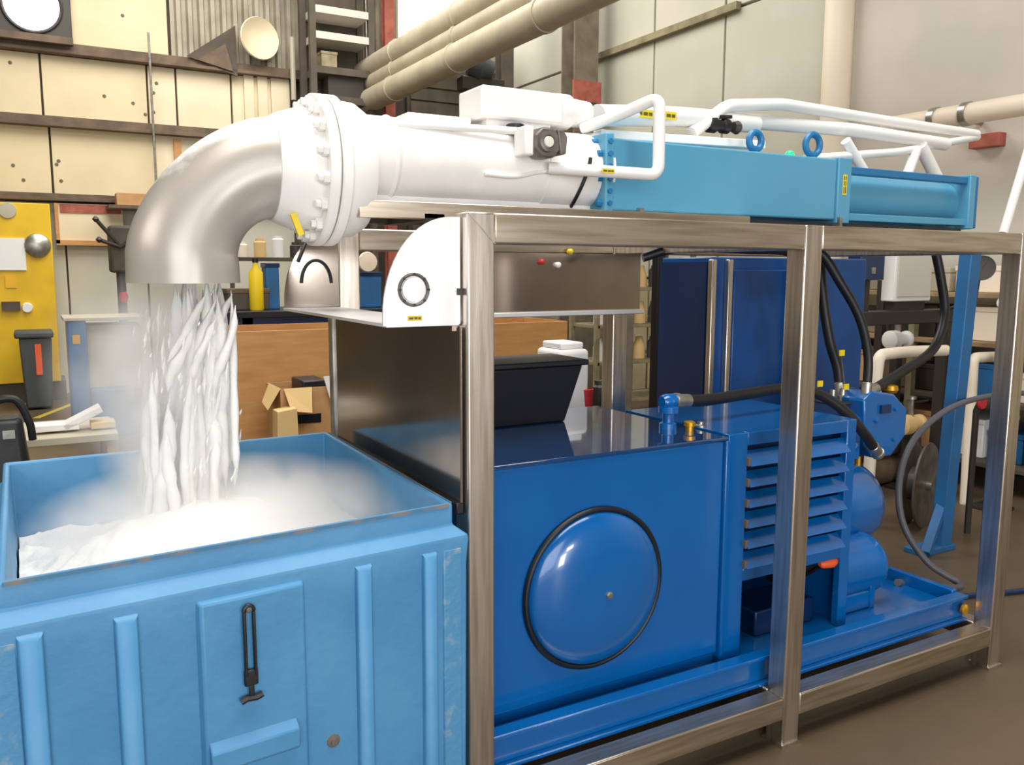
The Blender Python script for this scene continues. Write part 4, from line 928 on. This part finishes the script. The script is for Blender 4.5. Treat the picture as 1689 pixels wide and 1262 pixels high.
box(x_[0]-.1, x_[1]+.55, 7.2, 7.45, x_[4]-.03, x_[4]).build('board', 'dark_brown', sh2)
for x in (x_[0]-.08, x_[1]+.53): box(x-.015, x+.015, 7.3, 7.34, zt0, x_[4]-.03).build('bracket', 'dark_brown', sh2)
for k, mm in enumerate(('cream_pipe', 'card_light', 'white_plain', 'frame_dark', 'card_light', 'dark_brown')):
    xx = x_[0]+k*.15; hh = .10+.05*((k*7) % 3)/2
    o = MB().lathe((xx, 7.3, x_[4]), (0, 0, 1), [(0, .05), (hh, .05), (hh+.01, .035), (hh+.03, .035)], 14).build('jar', mm)
    tag(o, ('cream', 'tan', 'white', 'dark grey', 'amber', 'brown')[k]+' jar on the small cluttered shelf'+('' if k < 4 else ', toward its right end'), 'jar', 'jars on the small cluttered shelf')
# yellow machine cabinet far left
yc = thing('yellow_cabinet', 'tall yellow machine cabinet at the far left of the back wall', 'cabinet', (-.3, 11.6, 0))
yx = at(86, 400, Y=11.3).x; yt = at(50, 335, Y=11.3).z
box(-1.4, yx, 11.3, 11.9, at(50, 640, Y=11.3).z+.06, yt).build('body', 'machine_yellow', yc, bevel=.01)
box(-1.4, yx+.05, 11.35, 11.9, 0, at(50, 640, Y=11.3).z+.06).build('plinth', 'dark_brown', yc)
x_ = bx(-20, 44, 392, 446, 11.28, .02); box(*x_).build('notice', 'white_plain', yc)
c = at(62, 405, Y=11.26); MB().lathe((c.x, 11.3, c.z), (0, -1, 0), [(0, .14), (.04, .13), (.07, .08), (.075, .01)], 20).build('dial', 'galv', yc)
c = at(12, 347, Y=11.26); MB().lathe((c.x, 11.3, c.z), (0, -1, 0), [(0, .09), (.02, .085), (.025, .01)], 20).build('badge', 'pale_shelf', yc)
c = at(45, 508, Y=11.26); MB().lathe((c.x, 11.3, c.z), (0, -1, 0), [(0, .06), (.04, .05)], 16).build('knob', 'white_plain', yc)
x_ = bx(2, 34, 498, 512, 11.24, .06); box(*x_).build('handle', 'dark_brown', yc)
x_ = bx(8, 28, 455, 475, 11.29, .01); box(*x_).build('decal', 'gold', yc)
# grey bin with orange label
gb = thing('waste_bin', 'dark grey lidded bin with an upright orange label before the yellow cabinet', 'bin', (at(58, 625, Y=10.6).x, 10.8, 0))
a, b_ = at(26, 548, Y=10.6), at(90, 627, Y=10.6)
MB().hexa([(a.x+.05, 10.62, 0.02), (b_.x-.03, 10.62, .02), (b_.x-.03, 11.0, .02), (a.x+.05, 11.0, .02), (a.x+.02, 10.58, a.z-.07), (b_.x, 10.58, a.z-.07), (b_.x, 11.02, a.z-.07), (a.x+.02, 11.02, a.z-.07)]).build('body', 'bin_grey', gb, bevel=.02)
box(a.x-.02, b_.x+.02, 10.55, 11.05, a.z-.07, a.z).build('lid', 'bin_grey', gb, bevel=.02)
x_ = bx(57, 71, 568, 618, 10.575, .02); box(*x_).build('orange_label', 'orange', gb)
# blue machine
bm_ = thing('blue_machine', 'blue L-shaped machine stand half veiled by mist', 'machine', (at(160, 690, Y=8.6).x, 8.9, 0))
a, b_, c = at(110, 530, Y=8.6), at(152, 690, Y=8.6), at(222, 640, Y=8.6)
box(a.x, b_.x, 8.6, 9.1, 0, a.z).build('column', 'machine_blue', bm_, bevel=.015)
box(b_.x, c.x, 8.6, 9.2, 0, c.z).build('base_box', 'machine_blue', bm_, bevel=.015)
box(b_.x, c.x+.1, 8.75, 9.2, c.z+.0, a.z-.05).build('haze_panel', 'pale_shelf', bm_, bevel=.01)  # pale panel stands in for grey haze over the base
box(a.x-.03, c.x+.12, 8.58, 9.22, a.z, a.z+.03).build('top_plate', 'pale_shelf', bm_, bevel=.005)
c = at(126, 560, Y=8.59); box(c.x-.03, c.x+.03, 8.59, 8.6, c.z-.04, c.z+.04).build('badge', 'gold', bm_)
# sign, cardboard, drill press
sg = thing('wall_sign', 'cream wall sign with a red header band and brown frame', 'sign', (at(145, 365, Y=11.85).x, 11.85, at(145, 400, Y=11.85).z))
x_ = bx(95, 205, 335, 398, 11.85, .05); box(*x_).build('board', 'cream_bright', sg)
z = at(150, 352, Y=11.84).z; box(x_[0]+.02, x_[1]-.02, 11.835, 11.85, z, x_[5]-.01).build('red_band', 'rust_red', sg)
MB().box(x_[0]-.04, x_[0], 11.82, 11.9, x_[4]-.04, x_[5]+.0).box(x_[0]-.04, x_[1]+.04, 11.82, 11.9, x_[4]-.06, x_[4]).build('frame_edge', 'plywood', sg)
x_ = bx(192, 250, 318, 340, 11.5, .25); 
cs_ = thing('carton', 'orange-brown carton on a ledge beside the elbow', 'box', (x_[0], 11.8, x_[4])); box(*x_).build('body', 'cardboard', cs_); box(x_[0]-.1, x_[1]+.5, 11.45, 11.93, x_[4]-.04, x_[4]).build('ledge', 'girt_brown', cs_)
dp = thing('drill_press', 'dark bench drill with spread handles left of the elbow', 'drill', (at(200, 440, Y=9.6).x, 9.7, 0))
p = at(198, 400, Y=9.6)
MB().lathe((p.x, 9.7, .0), (0, 0, 1), [(0, .18), (.04, .18), (.045, .045), (p.z+.1, .045)], 18).build('pillar', 'frame_dark', dp)
z0 = at(200, 450, Y=9.6).z; box(p.x-.1, p.x+.12, 9.55, 9.85, z0, at(200, 372, Y=9.6).z).build('head', 'dark_brown', dp, bevel=.03)
for dx, dz in ((-.22, .22), (.2, .12), (-.2, .02)): MB().tube([(p.x, 9.52, p.z-.05), (p.x+dx, 9.46, p.z+dz)], .02, 8).lathe((p.x+dx, 9.46, p.z+dz), (0, 0, 1), [(-.03, .01), (0, .035), (.03, .01)], 10).build('handle', 'frame_dark', dp)
MB().lathe(at(204, 490, Y=9.55), (0, 0, 1), [(-.06, .03), (0, .045), (.05, .03)], 12).build('red_cap', 'red', dp)
# white-topped low bench with planks, black bag
lb = thing('low_table', 'low timber table with pale boards left behind the bin', 'table', (.1, 5.2, 0))
x_ = bx(-30, 196, 722, 742, 5.0, .6)
ztb = at(100, 722, Y=5.0).z
box(at(20, 722, Y=5.0).x, at(196, 722, Y=5.0).x, 5.0, 5.6, ztb-.04, ztb).build('table_top', 'pale_shelf', lb, bevel=.004)
for x in (at(30, 722, Y=5.0).x, at(186, 722, Y=5.0).x):
    for y in (5.05, 5.55): box(x-.03, x+.03, y-.03, y+.03, 0, ztb-.04).build('leg', 'tan_board', lb)
for k, (a, b_, lab) in enumerate((((55, 706), (130, 700), 'flat white offcut board lying on the low table'), ((105, 704), (166, 672), 'white board tilted up on the low table'), ((150, 716), (190, 712), 'short pale block at the right end of the low table'))):
    p, q = at(*a, Y=5.2), at(*b_, Y=5.2); 
    p.z = max(p.z, ztb+.025); q.z = max(q.z, ztb+.025)
    tag(MB().bar(p, q, .14, .035).build('board', 'white_plain' if k < 2 else 'card_light', bevel=.004), lab, 'board')
p = at(28, 700, Y=4.6)
bg_ = thing('tool_bag', 'black tool bag with handle at the left edge behind the bin', 'bag', (p.x, 4.7, 0))
zt1 = at(28, 690, Y=4.6).z
MB().hexa([(p.x-.18, 4.55, .36), (p.x+.06, 4.55, .36), (p.x+.06, 4.85, .36), (p.x-.18, 4.85, .36), (p.x-.15, 4.6, zt1), (p.x+.02, 4.6, zt1), (p.x+.02, 4.8, zt1), (p.x-.15, 4.8, zt1)]).build('body', 'black_rubber', bg_, bevel=.03, seg=3)
MB().tube(smoothpath([(p.x-.1, 4.66, zt1-.02), (p.x-.09, 4.66, zt1+.07), (p.x-.0, 4.66, zt1+.08), (p.x+.05, 4.66, zt1-.03), (p.x+.06, 4.66, zt1-.12)], 5), .018, 10).build('handle', 'black_rubber', bg_)
box(p.x-.06, p.x-.01, 4.565, 4.58, zt1-.09, zt1-.05).build('buckle', 'galv', bg_)
tag(box(p.x-.25, p.x+.12, 4.5, 4.9, 0, .36).build('stool_block', 'tan_board', bevel=.01), 'squat timber block under the black tool bag', 'block')
# cardboard boxes at the crate front
cbx = thing('carton', 'torn open brown carton stacked before the plywood crate', 'box', (at(500, 690, Y=5.4).x, 5.5, 0))
x0, x1 = at(462, 640, Y=5.3).x, at(552, 640, Y=5.3).x; zt1 = at(500, 640, Y=5.3).z
MB().box(x0, x1, 5.3, 5.31, .1, zt1).box(x0, x1, 5.65, 5.66, .1, zt1).box(x0, x0+.01, 5.31, 5.65, .1, zt1).box(x1-.01, x1, 5.31, 5.65, .1, zt1).box(x0, x1, 5.3, 5.66, 0, .1).build('body', 'cardboard', cbx)
MB().prism([(x0, 5.3, zt1), (x0-.09, 5.26, zt1-.12), (x0-.07, 5.5, zt1-.1), (x0, 5.6, zt1)], (0.004, 0, .006)).build('flap', 'card_light', cbx)
MB().prism([(x0+.02, 5.298, zt1), (x0+.2, 5.298, zt1), (x0+.17, 5.2, zt1-.15), (x0+.04, 5.2, zt1-.13)], (0, -.004, .004)).build('flap', 'card_light', cbx)
box(x0+.15, x1-.04, 5.33, 5.6, zt1-.05, zt1+.04).build('dark_content', 'black_plastic', cbx, bevel=.01)
p = at(542, 635, Y=5.3); MB().prism([(p.x-.04, 5.28, p.z+.06), (p.x+.05, 5.28, p.z+.06), (p.x+.04, 5.27, p.z-.16), (p.x, 5.27, p.z-.1)], (0, -.006, 0)).build('paper', 'white_plain', cbx)
x_ = bx(490, 530, 685, 696, 5.295, .01); box(*x_).build('hand_hole', 'black_plastic', cbx)
a, b_ = at(455, 690, Y=5.2), at(480, 720, Y=5.2)
tag(MB().hexa([(a.x-.02, 5.15, 0), (b_.x+.05, 5.15, 0), (b_.x+.05, 5.28, 0), (a.x-.02, 5.28, 0), (a.x, 5.15, at(460, 672, Y=5.2).z-.02), (b_.x+.03, 5.15, at(480, 672, Y=5.2).z), (b_.x+.03, 5.28, at(480, 672, Y=5.2).z), (a.x, 5.28, at(460, 672, Y=5.2).z-.02)]).build('card_sheet', 'card_light', bevel=.004), 'folded pale card leaning on the torn carton', 'card')

# high things on back wall: gusset, reflector, ventilator, shelves
a, b_, c = at(308, 92, Y=YB-.2), at(388, 42, Y=YB-.2), at(392, 126, Y=YB-.2)
gs = thing('corner_gusset', 'dark triangular steel gusset plate on the upper girt', 'bracket', (c.x, YB-.2, c.z))
MB().prism([a, c, b_], (0, .012, 0)).build('plate', 'dark_brown', gs)
a2, b2, c2 = at(325, 98, Y=YB-.22), at(372, 72, Y=YB-.22), at(385, 118, Y=YB-.22)
MB().prism([a2, c2, b2], (0, .02, 0)).build('rust_patch', 'girt_brown', gs)
c = at(430, 62, Y=YB-.35)
rf = thing('lamp_reflector', 'cream oval lamp reflector on the wall right of the gusset', 'lamp', (c.x, YB-.2, c.z-.3))
MB().lathe((c.x, YB-.3, c.z), (.25, -1, 0), [(-.2, .05), (-.12, .18), (0, .27), (.02, .26), (-.06, .17), (-.1, .06)], 28).build('shade', 'cream_bright', rf, smooth=50)
MB().tube([(c.x, YB-.15, c.z), (c.x, YB-.02, c.z)], .04, 10).build('mount', 'frame_dark', rf)
vn = thing('wall_ventilator', 'dark framed ventilator glowing with daylight in the top left corner', 'ventilator', (at(40, 60, Y=YB-.2).x, YB-.2, at(40, 68, Y=YB-.2).z))
a, b_ = at(-40, 70, Y=YB-.2), at(120, 70, Y=YB-.2)
c = at(52, 12, Y=YB-.2); 
MB().box(a.x, b_.x, YB-.2, YB-.06, b_.z, b_.z+1.1).build('housing', 'frame_dark', vn, bevel=.01)
MB().lathe((c.x, YB-.2, c.z+.03), (0, -1, 0), [(0, .30), (.01, .30)], 32).build('daylight_disc', 'daylight_blue', vn)
MB().tube([(c.x+math.cos(t)*.31, YB-.21, c.z+.03+math.sin(t)*.31) for t in [k*PI/16 for k in range(32)]], .02, 8, closed=True).build('ring', 'frame_dark', vn)
for k in range(4):
    t = k*PI/2+.4; p = V((c.x, YB-.225, c.z+.03)); d = V((math.cos(t), 0, math.sin(t))); s_ = V((-d.z, 0, d.x))
    MB().prism([p+d*.03, p+d*.22+s_*.02, p+d*.2+s_*.10, p+d*.06+s_*.05], (0, -.006, 0)).build('blade', 'galv', vn)
box(a.x, b_.x, YB-.3, YB-.2, b_.z-.05, b_.z+.03).build('sill', 'girt_brown', vn)
# conduits
for k, (px0, py0, px1, py1, lab) in enumerate(((247, 95, 253, 335, 'thin vertical conduit left of the bright cream panels'), (604, 0, 602, 170, 'thin hanging cable beside the red column'), (483, 100, 487, 165, 'pale upright conduit above the elbow'))):
    a, b_ = at(px0, py0, Y=YB-.25), at(px1, py1, Y=YB-.25)
    t = MB().tube([(a.x, YB-.24, b_.z), (a.x, YB-.24, a.z+.3)], .016 if k < 2 else .035, 8).build('conduit', 'galv' if k != 2 else 'pale_shelf'); tag(t, lab, 'conduit')
tag(MB().box(at(285, 240, Y=YB).x, at(297, 240, Y=YB).x, YB-.1, YB-.05, zg[0]+.05, zg[1]-.1).build('timber_batten', 'plywood'), 'short brown timber batten on the cream wall', 'batten')
# high rack px 520-640
hr = thing('high_rack', 'dark steel rack with two pale crossbars between corrugated sheet and red column', 'rack', (at(560, 150, Y=YB-.8).x, YB-.6, 0))
xa_, xb_ = at(516, 100, Y=YB-.8).x, at(612, 100, Y=YB-.8).x
for x in (xa_, xb_):
    for y in (YB-.8, YB-.35): box(x-.04, x+.04, y-.04, y+.04, 0, 6.2).build('upright', 'dark_brown', hr)
for py, mm in ((20, 'beige_pink'), (62, 'beige_pink'), (118, 'dark_brown'), (165, 'dark_brown')):
    z = at(560, py, Y=YB-.8).z; box(xa_+.04, xb_-.04, YB-.84, YB-.36, z-.05, z+.04).build('crossbar', mm, hr)
box(xa_, xb_, YB-.34, YB-.3, 2.5, 6.2).build('backing', 'dark_brown', hr)
z = at(560, 118, Y=YB-.8).z
crate('pale_drum_box', 'pale rounded box on the upper shelf of the dark high rack', 'box', at(530, 90, Y=YB-.75).x, at(556, 90, Y=YB-.75).x, YB-.75, YB-.45, z+.04, at(530, 84, Y=YB-.75).z, 'olive')
z = at(560, 165, Y=YB-.8).z
crate('dark_case', 'dark case on the lower shelf of the high rack', 'case', at(540, 90, Y=YB-.75).x, at(600, 90, Y=YB-.75).x, YB-.75, YB-.45, z+.04, z+.34, 'frame_dark')
# dark horn speaker above valve box
c = at(790, 108, Y=9.0)
hs = thing('hanging_motor', 'dark rounded hoist motor hanging above the white valve box', 'motor', (c.x, 9.0, c.z))
MB().lathe((c.x-.15, 9.0, c.z), (1, -.3, -.2), [(0, .07), (.02, .14), (.16, .15), (.2, .12), (.3, .1), (.32, .04)], 20).build('casing', 'bin_grey', hs)
MB().box(c.x-.25, c.x+.3, 8.92, 9.08, c.z-.30, c.z-.14).build('base', 'frame_dark', hs, bevel=.02)
MB().tube([(c.x, 9.0, c.z+.1), (c.x, 9.0, 6.5)], .015, 6).build('hanger', 'frame_dark', hs)

# scrap and pale fittings lying between the rack and the stand
for k, (px, py, Yd, sz, mm, nm, lab) in enumerate(((1480, 560, 4.0, .12, 'white_plain', 'pump_head', 'white pump head on a dark leg behind the sweeping hose'), (1660, 500, 3.2, .07, 'white_plain', 'pump_head', 'small white pump head close to the right post'), (1500, 700, 3.8, .13, 'card_light', 'pump_head', 'tan pump head low down behind the looped hose'))):
    p = at(px, py, Y=Yd); t = thing(nm, lab, 'pump', (p.x, Yd, 0), None)
    MB().lathe((p.x-sz*.8, Yd, p.z), (1, 0, 0), [(0, sz*.4), (.01, sz*.55), (sz*.7, sz*.55), (sz*.75, sz*.35), (sz*1.5, sz*.35), (sz*1.55, sz*.5), (sz*1.7, sz*.5)], 18).build('housing', mm, t)
    MB().box(p.x-.03, p.x+.03, Yd-.03, Yd+.03, 0, p.z-sz*.3).box(p.x-.1, p.x+.1, Yd-.1, Yd+.1, 0, .02).build('leg', 'frame_dark', t)
    MB().tube([(p.x, Yd, p.z+sz*.3), (p.x, Yd, p.z+sz*1.4)], sz*.18, 10).lathe((p.x, Yd, p.z+sz*1.4), (0, 0, 1), [(0, sz*.3), (.02, sz*.3)], 12).build('outlet', 'galv', t)
for k, (x, y, r_, h, mm, lab) in enumerate(((5.35, 4.45, .2, .55, 'pale_shelf', 'pale drum standing before the rack, nearest the right post'), (4.75, 4.75, .19, .6, 'girt_brown', 'brown drum standing before the rack beside the blue stand'))):
    t = thing('steel_drum', lab, 'drum', (x, y, 0), 'drums before the rack')
    MB().lathe((x, y, 0), (0, 0, 1), [(0, r_*.98), (.01, r_), (h*.33, r_), (h*.34, r_*1.04), (h*.36, r_*1.04), (h*.37, r_), (h*.66, r_), (h*.67, r_*1.04), (h*.69, r_*1.04), (h*.7, r_), (h-.01, r_), (h, r_*1.02), (h+.005, r_*.96), (h-.01, r_*.94)], 28).build('shell', mm, t)
    MB().lathe((x+r_*.5, y, h-.012), (0, 0, 1), [(0, .03), (.02, .03)], 10).build('bung', 'galv', t)
